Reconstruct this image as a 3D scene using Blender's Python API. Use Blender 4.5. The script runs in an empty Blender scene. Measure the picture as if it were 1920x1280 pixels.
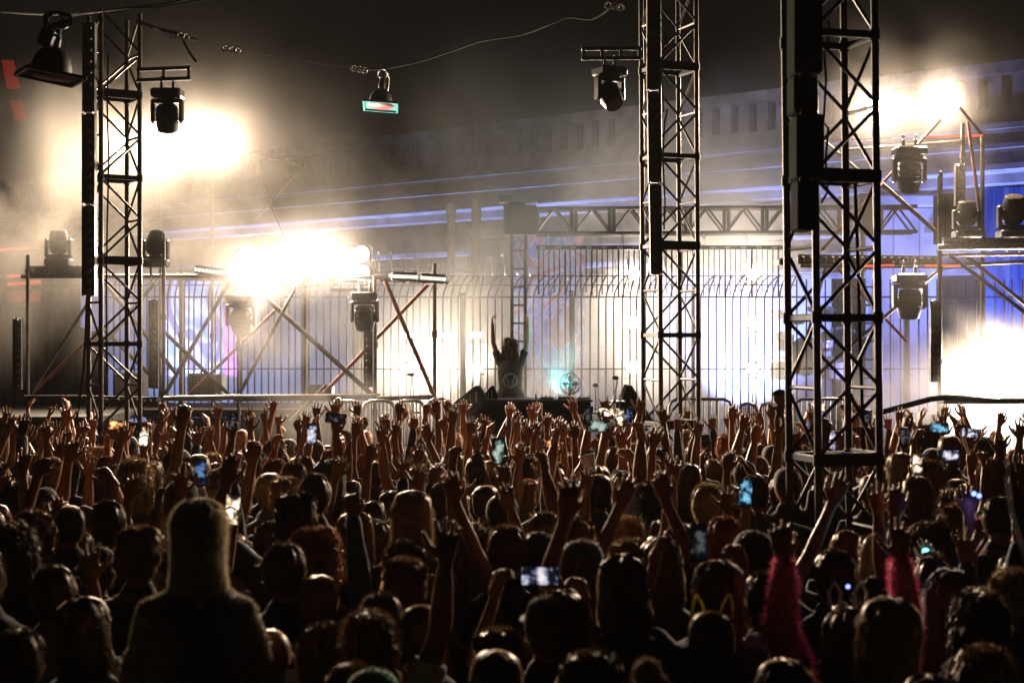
import bpy, math, random
from mathutils import Vector, Matrix, noise
random.seed(7)
V = Vector
F, H = 3000.0, 2.7            # focal length in photo pixels, camera height (m)
SC = bpy.context.scene
COL = SC.collection

def at(px, py, d):
    """the point of the place seen at photo pixel px,py when it stands d metres away"""
    return V(((px - 960) / F * d, d, H + (640 - py) / F * d))

# ---------------------------------------------------------------- mesh builder
def frame(t, ref=None):
    t = t.normalized()
    if ref is None:
        ref = V((0, 0, 1)) if abs(t.z) < 0.9 else V((1, 0, 0))
    x = ref - t * ref.dot(t)
    if x.length < 1e-6:
        x = t.orthogonal()
    x.normalize()
    return x, t.cross(x)

class MB:
    def __init__(s):
        s.v = []; s.f = []; s.m = []
    def add(s, vs, fs, m=0):
        o = len(s.v)
        s.v += [V(p) for p in vs]
        s.f += [tuple(i + o for i in f) for f in fs]
        s.m += [m] * len(fs)
        return s
    def box(s, c, size, R=None, m=0):
        c = V(c); h = V(size) / 2
        vs = []
        for sx in (-1, 1):
            for sy in (-1, 1):
                for sz in (-1, 1):
                    p = V((sx * h.x, sy * h.y, sz * h.z))
                    vs.append(c + (R @ p if R else p))
        return s.add(vs, [(0, 1, 3, 2), (4, 6, 7, 5), (0, 4, 5, 1), (2, 3, 7, 6), (0, 2, 6, 4), (1, 5, 7, 3)], m)
    def bbox(s, c, size, b=0.01, R=None, m=0):
        """box with chamfered vertical and horizontal edges"""
        c = V(c); hx, hy, hz = size[0] / 2, size[1] / 2, size[2] / 2
        b = min(b, hx * .9, hy * .9, hz * .9)
        rings = []
        for z, k in ((-hz, b), (-hz + b, 0), (hz - b, 0), (hz, b)):
            x, y = hx - k, hy - k
            rings.append([(-x + b, -y, z), (x - b, -y, z), (x, -y + b, z), (x, y - b, z), (x - b, y, z), (-x + b, y, z), (-x, y - b, z), (-x, -y + b, z)])
        vs = [c + (R @ V(p) if R else V(p)) for r in rings for p in r]
        fs = [tuple(range(7, -1, -1)), tuple(range(24, 32))]
        for i in range(3):
            for j in range(8):
                a = i * 8 + j; q = i * 8 + (j + 1) % 8
                fs.append((a, q, q + 8, a + 8))
        return s.add(vs, fs, m)
    def beam(s, p0, p1, w, h, ref=None, m=0):
        p0 = V(p0); p1 = V(p1); x, y = frame(p1 - p0, ref)
        t = (p1 - p0)
        R = Matrix((x, y, t.normalized())).transposed()
        return s.bbox((p0 + p1) / 2, (w, h, t.length), min(w, h) * .18, R, m)
    def tube(s, p0, p1, r, n=8, r1=None, m=0):
        return s.path([p0, p1], [r, r if r1 is None else r1], n, m=m)
    def path(s, pts, r, n=6, closed=False, m=0, ref=None, ry=None, round_=False):
        pts = [V(p) for p in pts]
        k = len(pts)
        rx = list(r) if isinstance(r, (list, tuple)) else [r] * k
        ry = list(ry) if ry is not None else rx
        tang = []
        for i in range(k):
            a = pts[i - 1] if (i > 0 or closed) else pts[i]
            b = pts[(i + 1) % k] if (i < k - 1 or closed) else pts[i]
            tang.append((b - a).normalized())
        if round_:
            P, X, Y, T = [], [], [], []
            for sgn, idx in ((-1, 0), (1, k - 1)):
                L = []
                for q in (0.35, 0.7, 0.93):
                    L.append((pts[idx] + tang[idx] * sgn * min(rx[idx], ry[idx]) * q, math.sqrt(max(0, 1 - q * q))))
                if sgn < 0:
                    L.reverse(); head = L
                else:
                    tail = L
            P = [p for p, _ in head] + pts + [p for p, _ in tail]
            X = [rx[0] * q for _, q in head] + rx + [rx[-1] * q for _, q in tail]
            Y = [ry[0] * q for _, q in head] + ry + [ry[-1] * q for _, q in tail]
            T = [tang[0]] * 3 + tang + [tang[-1]] * 3
            pts, rx, ry, tang = P, X, Y, T; k = len(pts)
        x, y = frame(tang[0], ref)
        vs = []
        for i in range(k):
            t = tang[i]
            if ref is not None:
                x, y = frame(t, ref)
            else:
                x = x - t * x.dot(t)
                if x.length < 1e-6: x = t.orthogonal()
                x.normalize(); y = t.cross(x)
            for j in range(n):
                a = 2 * math.pi * j / n
                vs.append(pts[i] + x * (math.cos(a) * rx[i]) + y * (math.sin(a) * ry[i]))
        fs = []
        for i in range(k if closed else k - 1):
            for j in range(n):
                a, b = i * n + j, i * n + (j + 1) % n
                c, d = ((i + 1) % k) * n + (j + 1) % n, ((i + 1) % k) * n + j
                fs.append((a, b, c, d))
        if not closed:
            fs.append(tuple(range(n - 1, -1, -1)))
            fs.append(tuple(range((k - 1) * n, k * n)))
        return s.add(vs, fs, m)
    def lathe(s, prof, n=24, c=(0, 0, 0), R=None, m=0):
        """prof: list of (radius, height); axis is local z"""
        c = V(c); vs = []; k = len(prof)
        for r, z in prof:
            for j in range(n):
                a = 2 * math.pi * j / n
                p = V((r * math.cos(a), r * math.sin(a), z))
                vs.append(c + (R @ p if R else p))
        fs = [(i * n + j, i * n + (j + 1) % n, (i + 1) * n + (j + 1) % n, (i + 1) * n + j) for i in range(k - 1) for j in range(n)]
        fs.append(tuple(range(n - 1, -1, -1))); fs.append(tuple(range((k - 1) * n, k * n)))
        return s.add(vs, fs, m)
    def ell(s, c, r, n=14, k=9, R=None, m=0):
        prof = [(math.sin(math.pi * i / k), -math.cos(math.pi * i / k)) for i in range(1, k)]
        c = V(c); vs = []
        for pr, z in prof:
            for j in range(n):
                a = 2 * math.pi * j / n
                p = V((pr * math.cos(a) * r[0], pr * math.sin(a) * r[1], z * r[2]))
                vs.append(c + (R @ p if R else p))
        kk = len(prof)
        lo = len(vs); vs.append(c + (R @ V((0, 0, -r[2])) if R else V((0, 0, -r[2]))))
        hi = len(vs); vs.append(c + (R @ V((0, 0, r[2])) if R else V((0, 0, r[2]))))
        fs = [(i * n + j, i * n + (j + 1) % n, (i + 1) * n + (j + 1) % n, (i + 1) * n + j) for i in range(kk - 1) for j in range(n)]
        fs += [(lo, (j + 1) % n, j) for j in range(n)]
        fs += [(hi, (kk - 1) * n + j, (kk - 1) * n + (j + 1) % n) for j in range(n)]
        return s.add(vs, fs, m)
    def torus(s, c, R_, r, M=None, n=32, k=8, m=0):
        pts = []
        for i in range(n):
            a = 2 * math.pi * i / n
            p = V((R_ * math.cos(a), R_ * math.sin(a), 0))
            pts.append(V(c) + (M @ p if M else p))
        return s.path(pts, r, k, closed=True, m=m)
    def mesh(s, name, mats, off=V((0, 0, 0)), smooth=True, angle=40):
        me = bpy.data.meshes.new(name)
        me.from_pydata([tuple(p - off) for p in s.v], [], s.f)
        mats = mats if isinstance(mats, (list, tuple)) else [mats]
        for x in mats: me.materials.append(x)
        if len(mats) > 1: me.polygons.foreach_set('material_index', s.m)
        if smooth:
            me.polygons.foreach_set('use_smooth', [True] * len(me.polygons))
            try: me.set_sharp_from_angle(angle=math.radians(angle))
            except Exception: pass
        me.update()
        return me

def link(name, data, parent=None, loc=None):
    o = bpy.data.objects.new(name, data)
    COL.objects.link(o)
    if parent is not None: o.parent = parent
    if loc is not None: o.location = loc
    return o

def tag(o, label=None, cat=None, group=None, kind=None):
    if label: o['label'] = label
    if cat: o['category'] = cat
    if group: o['group'] = group
    if kind: o['kind'] = kind
    return o

class Thing:
    """a top-level thing: an Empty at its base parenting its parts; meshes are given in place"""
    def __init__(s, name, label, cat, loc, group=None):
        s.loc = V(loc)
        s.o = link(name, None, loc=s.loc); tag(s.o, label, cat, group)
        s.o.empty_display_size = .2
    def part(s, name, mb, mats, under=None, smooth=True, angle=40, label=None):
        # parts of parts keep the same origin (parent part sits at the thing's origin)
        o = link(name, mb.mesh(name, mats, s.loc, smooth, angle), under or s.o)
        if label: o['label'] = label
        return o

def single(name, label, cat, mb, mats, group=None, smooth=True, kind=None, loc=None):
    lo = V((min(p.x for p in mb.v), min(p.y for p in mb.v), min(p.z for p in mb.v)))
    hi = V((max(p.x for p in mb.v), max(p.y for p in mb.v), max(p.z for p in mb.v)))
    loc = loc or V(((lo.x + hi.x) / 2, (lo.y + hi.y) / 2, lo.z))
    o = link(name, mb.mesh(name, mats, loc, smooth), loc=loc)
    return tag(o, label, cat, group, kind)

# ---------------------------------------------------------------- materials
def _n(nt, t, **kw):
    n = nt.nodes.new(t)
    for k, v in kw.items(): setattr(n, k, v)
    return n

def mat(name, col, rough=.6, metal=0., var=.15, scale=8., bump=0., spec=.5, objcol=False, sheen=0., emis=None, estr=0.):
    m = bpy.data.materials.new(name); m.use_nodes = True
    nt = m.node_tree; b = nt.nodes['Principled BSDF']
    b.inputs['Roughness'].default_value = rough
    b.inputs['Metallic'].default_value = metal
    b.inputs['Specular IOR Level'].default_value = spec
    tc = _n(nt, 'ShaderNodeTexCoord'); nz = _n(nt, 'ShaderNodeTexNoise')
    nz.inputs['Scale'].default_value = scale; nz.inputs['Detail'].default_value = 5
    nt.links.new(tc.outputs['Object'], nz.inputs['Vector'])
    mix = _n(nt, 'ShaderNodeMix', data_type='RGBA', blend_type='MULTIPLY')
    mix.inputs[0].default_value = 1
    ramp = _n(nt, 'ShaderNodeMapRange')
    ramp.inputs[1].default_value = .3; ramp.inputs[2].default_value = .7
    ramp.inputs[3].default_value = 1 - var; ramp.inputs[4].default_value = 1 + var
    nt.links.new(nz.outputs[0], ramp.inputs[0])
    if objcol:
        oi = _n(nt, 'ShaderNodeObjectInfo'); nt.links.new(oi.outputs['Color'], mix.inputs[6])
    else:
        mix.inputs[6].default_value = (*col, 1)
    nt.links.new(ramp.outputs[0], mix.inputs[7])
    nt.links.new(mix.outputs[2], b.inputs['Base Color'])
    rr = _n(nt, 'ShaderNodeMapRange')
    rr.inputs[3].default_value = max(.05, rough - .12); rr.inputs[4].default_value = min(1, rough + .12)
    nt.links.new(nz.outputs[0], rr.inputs[0]); nt.links.new(rr.outputs[0], b.inputs['Roughness'])
    if bump:
        bp = _n(nt, 'ShaderNodeBump'); bp.inputs['Strength'].default_value = bump; bp.inputs['Distance'].default_value = .02
        nt.links.new(nz.outputs[0], bp.inputs['Height']); nt.links.new(bp.outputs[0], b.inputs['Normal'])
    if sheen:
        b.inputs['Sheen Weight'].default_value = sheen; b.inputs['Sheen Roughness'].default_value = .4
    if emis:
        b.inputs['Emission Color'].default_value = (*emis, 1); b.inputs['Emission Strength'].default_value = estr
    return m

def emit(name, col, strength):
    m = bpy.data.materials.new(name); m.use_nodes = True
    nt = m.node_tree; nt.nodes.clear()
    e = _n(nt, 'ShaderNodeEmission'); o = _n(nt, 'ShaderNodeOutputMaterial')
    e.inputs[0].default_value = (*col, 1); e.inputs[1].default_value = strength
    nt.links.new(e.outputs[0], o.inputs[0])
    return m

M = {}
M['truss'] = mat('truss_metal', (.06, .048, .04), .5, .6, .5, 9, spec=.3)
M['truss_dark'] = mat('truss_dark_metal', (.02, .017, .016), .6, .4, .2, 14, spec=.25)
M['scaf'] = mat('scaffold_steel', (.14, .12, .1), .5, .85, .35, 10)
M['rust'] = mat('red_painted_steel', (.2, .07, .045), .55, .3, .4, 10)
M['black'] = mat('black_plastic', (.018, .017, .016), .42, 0, .2, 30)
M['black_met'] = mat('black_coated_metal', (.02, .019, .018), .5, .2, .2, 20)
M['cab'] = mat('black_cabinet_paint', (.014, .0135, .013), .8, 0, .3, 40, .15, .1)
M['rubber'] = mat('cable_rubber', (.012, .012, .012), .8, spec=.15)
M['rope'] = mat('rope_fibre', (.05, .055, .055), .9, 0, .3, 60)
M['steel'] = mat('bright_steel', (.45, .43, .4), .3, .9, .2, 12)
M['galv'] = mat('galvanised_steel', (.3, .29, .28), .4, .8, .3, 14)
M['conc'] = mat('weathered_concrete', (.2, .195, .19), .9, 0, .55, 2.2, .5)
M['conc2'] = mat('pier_concrete', (.3, .29, .31), .88, 0, .35, 1.6, .4)
M['wall'] = mat('pale_wall_plaster', (.5, .5, .52), .85, 0, .2, 1.1, .2)
M['asphalt'] = mat('asphalt', (.05, .048, .045), .9, 0, .35, 6, .4)
M['deck'] = mat('stage_ply', (.035, .033, .03), .7, 0, .3, 5, .1)
M['skirt'] = mat('skirt_cloth', (.05, .05, .048), .95, 0, .3, 3, .2)
M['lensoff'] = mat('unlit_lens_glass', (.13, .1, .075), .16, .3, .35, 40)
M['lensring'] = mat('lens_ring', (.06, .055, .05), .35, .7)
M['white'] = mat('white_plastic', (.7, .7, .68), .4)
M['cyanlitframe'] = mat('cyan_lit_gel_frame', (.03, .2, .22), .7, spec=.2)  # cyan light from below is put into the frame's base colour
M['redlens'] = mat('dark_red_lens', (.1, .02, .025), .35, spec=.3)
M['glass'] = mat('bottle_glass', (.05, .07, .05), .08, 0, .1)
M['fence'] = mat('fence_iron', (.035, .032, .03), .75, .2, .3, 14, spec=.2)
for _k in ('cab', 'rubber', 'rope', 'cyanlitframe', 'redlens'): M[_k].node_tree.nodes['Principled BSDF'].inputs['IOR'].default_value = 1.08
# ================================================================ SETTING
mb = MB()
mb.add([(-90, -12, 0), (90, -12, 0), (90, 130, 0), (-90, 130, 0)], [(0, 1, 2, 3)])
single('ground', None, None, mb, M['asphalt'], kind='structure', loc=V((0, 0, 0)))

def lamp(px, py, d, power, col=(1, .8, .56), size=150, r=.12, to=None, blend=1., kind='SPOT', dy=-.16, pos=None):
    l = bpy.data.lights.new('stage_or_added_light', kind)
    l.energy = power; l.color = col; l.shadow_soft_size = r
    if kind == 'SPOT':
        l.spot_size = math.radians(size); l.spot_blend = blend
    o = bpy.data.objects.new('stage_or_added_light', l); COL.objects.link(o)
    o.location = pos if pos is not None else at(px, py, d) + V((0, dy, 0))
    tgt = V(to) if to is not None else V((o.location.x * .35, 5, 1.2))
    o.rotation_euler = (tgt - o.location).to_track_quat('-Z', 'Y').to_euler()
    return o

# ---- road bridge behind the stage: a profile swept along its side
BO = V((1.63, 35, 0)); BR = V((.755, -.656, 0)).normalized(); BN = V((.656, .755, 0)).normalized()
def B(x, y, z): return BO + BR * x + BN * y + V((0, 0, z))
def bbar(mb, x0, x1, y0, y1, z0, z1, m=0):
    vs = [B(x, y, z) for x in (x0, x1) for y in (y0, y1) for z in (z0, z1)]
    mb.add(vs, [(0, 1, 3, 2), (4, 6, 7, 5), (0, 4, 5, 1), (2, 3, 7, 6), (0, 2, 6, 4), (1, 5, 7, 3)], m)
X0, X1 = -34, 17
t = Thing('road_bridge', 'weathered concrete road bridge with slotted parapet crossing behind the stage', 'bridge', B(0, 3, 0))
mb = MB(); bbar(mb, X0, X1, -.06, .36, 7.5, 7.72); bbar(mb, X0, X1, .02, .3, 6.6, 6.92)
k = 0
x = X0
while x < X1:
    bbar(mb, x, x + (.24 if k % 12 else .75), .05, .27, 6.91, 7.51); x += .44 if k % 12 else .95; k += 1
t.part('parapet', mb, M['conc'], smooth=False)
mb = MB(); bbar(mb, X0, X1, -.2, .5, 6.5, 6.605); bbar(mb, X0, X1, -.12, .5, 6.44, 6.497)
t.part('cornice', mb, M['conc'], smooth=False)
mb = MB(); bbar(mb, X0, X1, .0, .5, 6.25, 6.438); bbar(mb, X0, X1, .1, .6, 5.9, 6.16); 
t.part('fascia', mb, M['conc'], smooth=False)
mb = MB(); bbar(mb, X0, X1, -.14, .6, 6.162, 6.248); bbar(mb, X0, X1, -.02, .7, 5.79, 5.897)
t.part('ledge', mb, M['conc'], smooth=False)
mb = MB(); bbar(mb, X0, X1, .705, 1.2, 5.62, 6.1); bbar(mb, X0, X1, 1.5, 1.9, 4.9, 5.62); bbar(mb, X0, X1, 1.15, 1.9, 4.8, 4.898)
bbar(mb, X0, X1, 1.55, 1.9, 4.5, 4.798); bbar(mb, X0, X1, 1.3, 1.9, 4.4, 4.498); bbar(mb, X0, X1, 1.7, 2.1, 4.1, 4.398); bbar(mb, X0, X1, 1.45, 2.1, 4.0, 4.098)
t.part('girder', mb, M['conc'], smooth=False)
mb = MB(); bbar(mb, X0, X1, .37, 9, 6.3, 6.58); bbar(mb, X0, X1, 1.95, 9, 5.4, 5.6)
t.part('bridge_deck', mb, M['conc'], smooth=False)
mb = MB(); mb.tube(B(-3.15, -.12, 6.5), B(-3.15, -.12, 7.74), .035, 8); mb.bbox(B(-3.15, -.12, 7.74), (.12, .12, .08))
t.part('drain_pipe', mb, M['galv'])
mb = MB(); bbar(mb, X0, X1, 9, 9.3, 0, 6.3); t.part('abutment', mb, M['conc2'], smooth=False)

def pier(px0, px1, d, ztop, label, m='conc2'):
    a, b = at(px0, 640, d), at(px1, 640, d); w = b.x - a.x
    th = Thing('bridge_pier', label, 'pier', ((a.x + b.x) / 2, d, 0), 'bridge piers behind the stage')
    mb = MB(); mb.bbox(((a.x + b.x) / 2, d + .4, ztop / 2), (w, .8, ztop), .03); th.part('shaft', mb, M[m], smooth=False)
    mb = MB(); mb.bbox(((a.x + b.x) / 2, d + .4, ztop + .12), (w * 1.18, .95, .235), .03); th.part('pier_cap', mb, M[m], smooth=False)
    mb = MB()
    for q in (.3, .7): mb.bbox((a.x + w * q, d - .012, ztop * .55), (.035, .03, ztop * .85), .008)
    th.part('ridge', mb, M[m], smooth=False)
pier(886, 958, 31.5, 4.7, 'broad grey bridge pier directly behind the raised arms of the performer')
pier(838, 851, 30.5, 5.1, 'slim grey pier just beside the broad one, behind the fence', 'conc2')
pier(1640, 1762, 31, 5.3, 'dark wide pier behind the right scaffold and hanging lamps', 'conc2')
pier(664, 694, 30, 4.0, 'slim pier behind the second vertical light strip of left scaffold', 'conc2')

mb = MB(); a = at(150, 640, 33); b = at(1560, 640, 33)
mb.bbox(((a.x + b.x) / 2, 33.15, 2.05), (b.x - a.x, .3, 4.1), .02); 
t = Thing('back_wall', 'long pale plastered wall under the bridge behind the iron fence', 'wall', ((a.x + b.x) / 2, 33.15, 0))
t.part('wall_face', mb, M['wall'], smooth=False)
mb = MB(); mb.bbox(((a.x + b.x) / 2, 33.1, 4.15), (b.x - a.x, .45, .095), .02); t.part('coping', mb, M['conc'], smooth=False)

# ---- painted walls
def mural_mat(name, cols, scale, dist):
    m = bpy.data.materials.new(name); m.use_nodes = True
    nt = m.node_tree; b = nt.nodes['Principled BSDF']; b.inputs['Roughness'].default_value = .7
    tc = _n(nt, 'ShaderNodeTexCoord'); mp = _n(nt, 'ShaderNodeMapping'); mp.inputs['Scale'].default_value = scale
    mp.inputs['Rotation'].default_value = (0, .5, 0)
    w = _n(nt, 'ShaderNodeTexNoise'); w.inputs['Scale'].default_value = 1.; w.inputs['Distortion'].default_value = dist * .35; w.inputs['Detail'].default_value = 1.2
    nt.links.new(tc.outputs['Object'], mp.inputs[0]); nt.links.new(mp.outputs[0], w.inputs[0])
    r = _n(nt, 'ShaderNodeValToRGB'); e = r.color_ramp.elements; r.color_ramp.interpolation = 'EASE'
    while len(e) < len(cols): e.new(.5)
    for i, c in enumerate(cols):
        e[i].position = .3 + .4 * i / (len(cols) - 1); e[i].color = (*c, 1)
    nt.links.new(w.outputs[0], r.inputs[0]); nt.links.new(r.outputs[0], b.inputs['Base Color'])
    return m
M['mural'] = mural_mat('swirl_mural_paint', [(.04, .07, .3), (.25, .28, .5), (.07, .16, .5), (.3, .33, .55), (.3, .05, .09), (.2, .25, .5), (.03, .04, .15)], (1.6, 1.6, .9), 7)
M['mural_left'] = mural_mat('face_mural_paint', [(.12, .2, .6), (.35, .42, .75), (.75, .78, .85), (.3, .2, .25), (.15, .25, .7), (.7, .72, .85)], (1.1, 1.1, .7), 5)
M['mural_bluelit'] = mural_mat('blue_lit_drip_paint', [(.04, .12, .6), (.1, .3, .85), (.05, .15, .6), (.35, .5, .9)], (5, 5, .3), 2)  # blue light on the dripping wall is put into its paint colour
M['mural_pink'] = mural_mat('pink_swirl_paint', [(.7, .06, .3), (.85, .25, .5), (.6, .03, .2)], (2, 2, 1.2), 6)
def panel(name, label, px0, px1, y0, y1, d, m, th=.06):
    a, b = at(px0, y1, d), at(px1, y0, d)
    t = Thing(name, label, 'mural', ((a.x + b.x) / 2, d, a.z))
    mb = MB(); mb.bbox(((a.x + b.x) / 2, d + th / 2, (a.z + b.z) / 2), (b.x - a.x, th, b.z - a.z), .01)
    t.part('painted_face', mb, m, smooth=False)
    mb = MB(); mb.bbox(((a.x + b.x) / 2, d + th + .035, (a.z + b.z) / 2), (b.x - a.x - .1, .06, b.z - a.z - .1), .01); t.part('backing', mb, M['conc'], smooth=False)
panel('wall_mural', 'tall swirling blue, white and red graffiti mural beside the centre truss leg', 962, 1096, 442, 800, 30.2, M['mural'])
panel('wall_mural', 'blue and white painted face mural behind the left scaffold', 305, 420, 520, 706, 30.5, M['mural_left'])
panel('wall_mural', 'narrow pink painted panel behind the left scaffold brace', 419, 447, 570, 705, 29.8, M['mural_pink'])
panel('wall_mural', 'blue lit dripping painted wall behind the right scaffold', 1846, 1990, 350, 800, 27.2, M['mural_bluelit'])

# ---- stage decks
def platform(name, label, x0, x1, y0, y1, z, skirt):
    t = Thing(name, label, 'stage', ((x0 + x1) / 2, y0, 0))
    mb = MB(); mb.bbox(((x0 + x1) / 2, (y0 + y1) / 2, z - .06), (x1 - x0, y1 - y0, .12), .01); t.part('deck', mb, M['deck'], smooth=False)
    mb = MB(); n = int((x1 - x0) / .12); top = []; bot = []
    for i in range(n + 1):
        xx = x0 + .03 + (x1 - x0 - .06) * i / n; dy = .03 * math.sin(i * 1.9) + .02 * math.sin(i * .63)
        top.append((xx, y0 + .06 + dy * .4, z - .125)); bot.append((xx, y0 + .06 + dy * 1.4, .02))
    vs = top + bot + [(p[0], p[1] + .02, p[2]) for p in top + bot]; q = n + 1
    fs = [(i, i + 1, q + i + 1, q + i) for i in range(n)] + [(2 * q + i, 3 * q + i, 3 * q + i + 1, 2 * q + i + 1) for i in range(n)]
    mb.add(vs, fs); t.part('skirt', mb, M[skirt])
    mb = MB()
    for xx in (x0 + .2, (x0 + x1) / 2, x1 - .2):
        for yy in (y0 + .5, y1 - .2): mb.tube((xx, yy, 0), (xx, yy, z - .125), .03)
    t.part('frame', mb, M['galv'])
platform('stage_platform', 'low dark main stage deck behind the crowd under the centre truss', -4.6, 5.2, 18.6, 25.6, .86, 'skirt')
platform('side_stage', 'raised side stage with grey cloth skirt below the left scaffold', -5.35, -2.35, 23.2, 25.7, 1.72, 'skirt')

# ---- iron fence in stretches
def fence(name, label, px0, px1, step, posts, top=True):
    d = 26.3; k = d / F
    t = Thing(name, label, 'fence', (((px0 + px1) / 2 - 960) * k, d, 0), 'iron fence behind the stage')
    x0, x1 = (px0 - 960) * k, (px1 - 960) * k
    for z, r in ((2.25, .02), (3.43, .028), (1.0, .02)):
        mb = MB(); mb.beam((x0, d, z), (x1, d, z), r, r * 1.6); t.part('rail', mb, M['fence'])
    if top:
        for z, dy, dx in ((3.62, -.12, .05), (3.76, -.3, .11)):
            mb = MB(); mb.tube((x0 + dx, d + dy, z), (x1 + dx, d + dy, z), .009, 6); t.part('top_wire', mb, M['fence'])
    mb = MB()
    pts = [(0, 0, .15), (0, 0, 3.38), (.012, -.02, 3.5), (.045, -.09, 3.62), (.085, -.19, 3.71), (.12, -.31, 3.77)] if top else [(0, 0, .15), (0, 0, 3.72)]
    mb.path(pts, .0135, 6)
    me = mb.mesh('picket', M['fence'])
    n = int((px1 - px0) / step)
    for i in range(n):
        o = link('picket', me, t.o, (x0 + (i + .5) * (x1 - x0) / n - t.loc.x + random.uniform(-.006, .006), -.028, 0))
        o.rotation_euler = (random.uniform(-.004, .004), random.uniform(-.004, .004), random.uniform(-.3, .3))
    for p in posts:
        mb = MB(); xx = (p[0] - 960) * k
        mb.bbox((xx, d + .06, p[2] / 2), (p[1], .09, p[2]), .008); mb.bbox((xx, d + .06, p[2] + .02), (p[1] + .02, .12, .03), .006)
        t.part('post', mb, M['fence'])
fence('iron_fence', 'black picket fence stretch before the blue mural behind left scaffold', 196, 560, 12.5, [(340, .09, 3.6), (450, .05, 3.5)])
fence('iron_fence', 'picket fence stretch with curled tops between left scaffold and the performer', 560, 935, 13.5, [(570, .11, 3.5), (868, .1, 3.47)])
fence('iron_fence', 'picket fence stretch in bright haze behind the performer and middle tower', 935, 1485, 14.5, [(1071, .06, 3.5), (1300, .06, 3.5)])
fence('iron_fence', 'wide spaced plain fence stretch behind the right scaffold', 1485, 1960, 17, [(1700, .06, 3.75), (1840, .06, 3.75)], top=False)
mb = MB(); pts = []
for i in range(900):
    s = i / 899; px = 560 + s * 700; a = i * .42
    rr = .17 + .05 * math.sin(i * .013)
    c = at(px, 498 + 5 * math.sin(i * .02), 26.1)
    pts.append(c + V((.06 * math.sin(a * .5), rr * .7 * math.cos(a), rr * math.sin(a))))
mb.path(pts, .006, 4); single('razor_wire', 'loose coil of razor wire along the curled tops of iron fence', 'razor wire', mb, M['galv'])

# ---- truss towers
def tower(label, px, d, s, yaw, z1, bay, lean=0., zj=0., rc=.024):
    c = at(px, 640, d); c.z = 0
    t = Thing('truss_tower', label, 'truss tower', c, 'box truss towers standing in the crowd')
    R = Matrix.Rotation(yaw, 3, 'Z'); h = s / 2
    def pt(cx, cy, z):
        p = c + R @ V((cx * h, cy * h, 0)) + V((0, 0, z)); p.x += lean * z; return p
    corners = [(-1, -1), (1, -1), (1, 1), (-1, 1)]
    for cx, cy in corners:
        mb = MB(); mb.tube(pt(cx, cy, .03), pt(cx, cy, z1), rc, 10); t.part('chord', mb, M['truss'])
    mb = MB(); mb.bbox(c + V((0, 0, .015)), (s * 1.9, s * 1.9, .03), .005, R); t.part('base_plate', mb, M['truss_dark'])
    n0 = int((.2 - zj) / bay) - 1
    i = n0; rungs = []; braces = []
    while True:
        z = zj + i * bay
        if z > z1: break
        if z > .1: rungs.append((z, i))
        i += 1
    for z, i in rungs:
        if i % 2 == 0:
            for q in range(4):
                p = pt(*corners[q], z); mb = MB(); mb.tube(p - V((0, 0, .035)), p + V((0, 0, .035)), rc * 1.35, 10); mb.tube(p + V((0, -rc * 1.9, .02)), p + V((0, rc * 1.9, .02)), .008, 6); t.part('coupler', mb, M['truss_dark'])
        joint = i % 2 == 0
        for q in range(4):
            a, b = corners[q], corners[(q + 1) % 4]
            mb = MB()
            if joint and i % 4 == 0 and q in (0, 1):
                mb.beam(pt(*a, z), pt(*b, z), .03, .085, V((0, 0, 1)).cross(pt(*b, z) - pt(*a, z)))
            elif joint:
                mb.beam(pt(*a, z), pt(*b, z), .035, .045, V((0, 0, 1)).cross(pt(*b, z) - pt(*a, z)))
            elif q in (0, 2):
                continue
            else:
                mb.tube(pt(*a, z), pt(*b, z), .013, 8)
            t.part('rung', mb, M['truss_dark'] if joint else M['truss'])
        if z + bay < z1 + .01:
            for q in range(4):
                a, b = corners[q], corners[(q + 1) % 4]
                if (i + q // 2) % 2: a, b = b, a
                mb = MB(); mb.tube(pt(*a, z + .02), pt(*b, z + bay - .02), .0125, 8); t.part('brace', mb, M['truss'])
    return t, pt
tower('slim box truss tower with lamp bracket beside the bright left lamps', 214, 16.3, .4, math.radians(32), 2.7 + 612 * 16.3 / F, .42, 0, 2.7 + (640 - 490) * 16.3 / F)
tower('tall box truss tower rising from crowd to the right of the performer', 1260, 16, .41, math.radians(20), 8.0, .443, -.006, 2.7 + (640 - 462) * 16 / F)
tower('nearest thick box truss tower with big black column speaker', 1570, 10, .412, math.radians(15), 6.6, .435, -.011, 2.7 + (640 - 335) * 10 / F, .024)

# ---- LED light strips
def lens_mesh(r):
    mb = MB(); R = Matrix.Rotation(math.pi / 2, 3, 'X')
    mb.lathe([(r, 0), (r, .02), (r * .86, .026), (r * .82, .012)], 20, R=R, m=0)
    mb.lathe([(r * .8, .006), (r * .62, .015), (r * .3, .02), (.001, .021)], 20, R=R, m=1)
    return mb.mesh('lens', [M['lensring'], M['lensoff']])
LM = {}
def batten(label, p0, p1, w, n, dep=.12, group='unlit strips of round lenses', m='black', lens=None):
    p0, p1 = V(p0), V(p1); t = Thing('light_strip', label, 'light strip', (p0 + p1) / 2, group)
    dirv = (p1 - p0).normalized()
    mb = MB(); mb.beam(p0, p1, w, dep, dirv.cross(V((0, 1, 0)))); t.part('housing', mb, M[m], smooth=False)
    side = dirv.cross(V((0, 1, 0))).normalized()
    for s in (-1, 1):
        mb = MB(); mb.beam(p0 + side * s * (w / 2 + .006) + V((0, -.01, 0)), p1 + side * s * (w / 2 + .006) + V((0, -.01, 0)), .01, dep * .8, side)
        t.part('edge_trim', mb, M['truss'], smooth=False)
    r = w * .36
    key = round(r, 3)
    if key not in LM: LM[key] = lens_mesh(key)
    for i in range(n):
        link('lens', lens or LM[key], t.o, p0 + (p1 - p0) * ((i + .5) / n) + V((0, -dep / 2 - .001, 0)) - t.loc)
    return t
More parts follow.
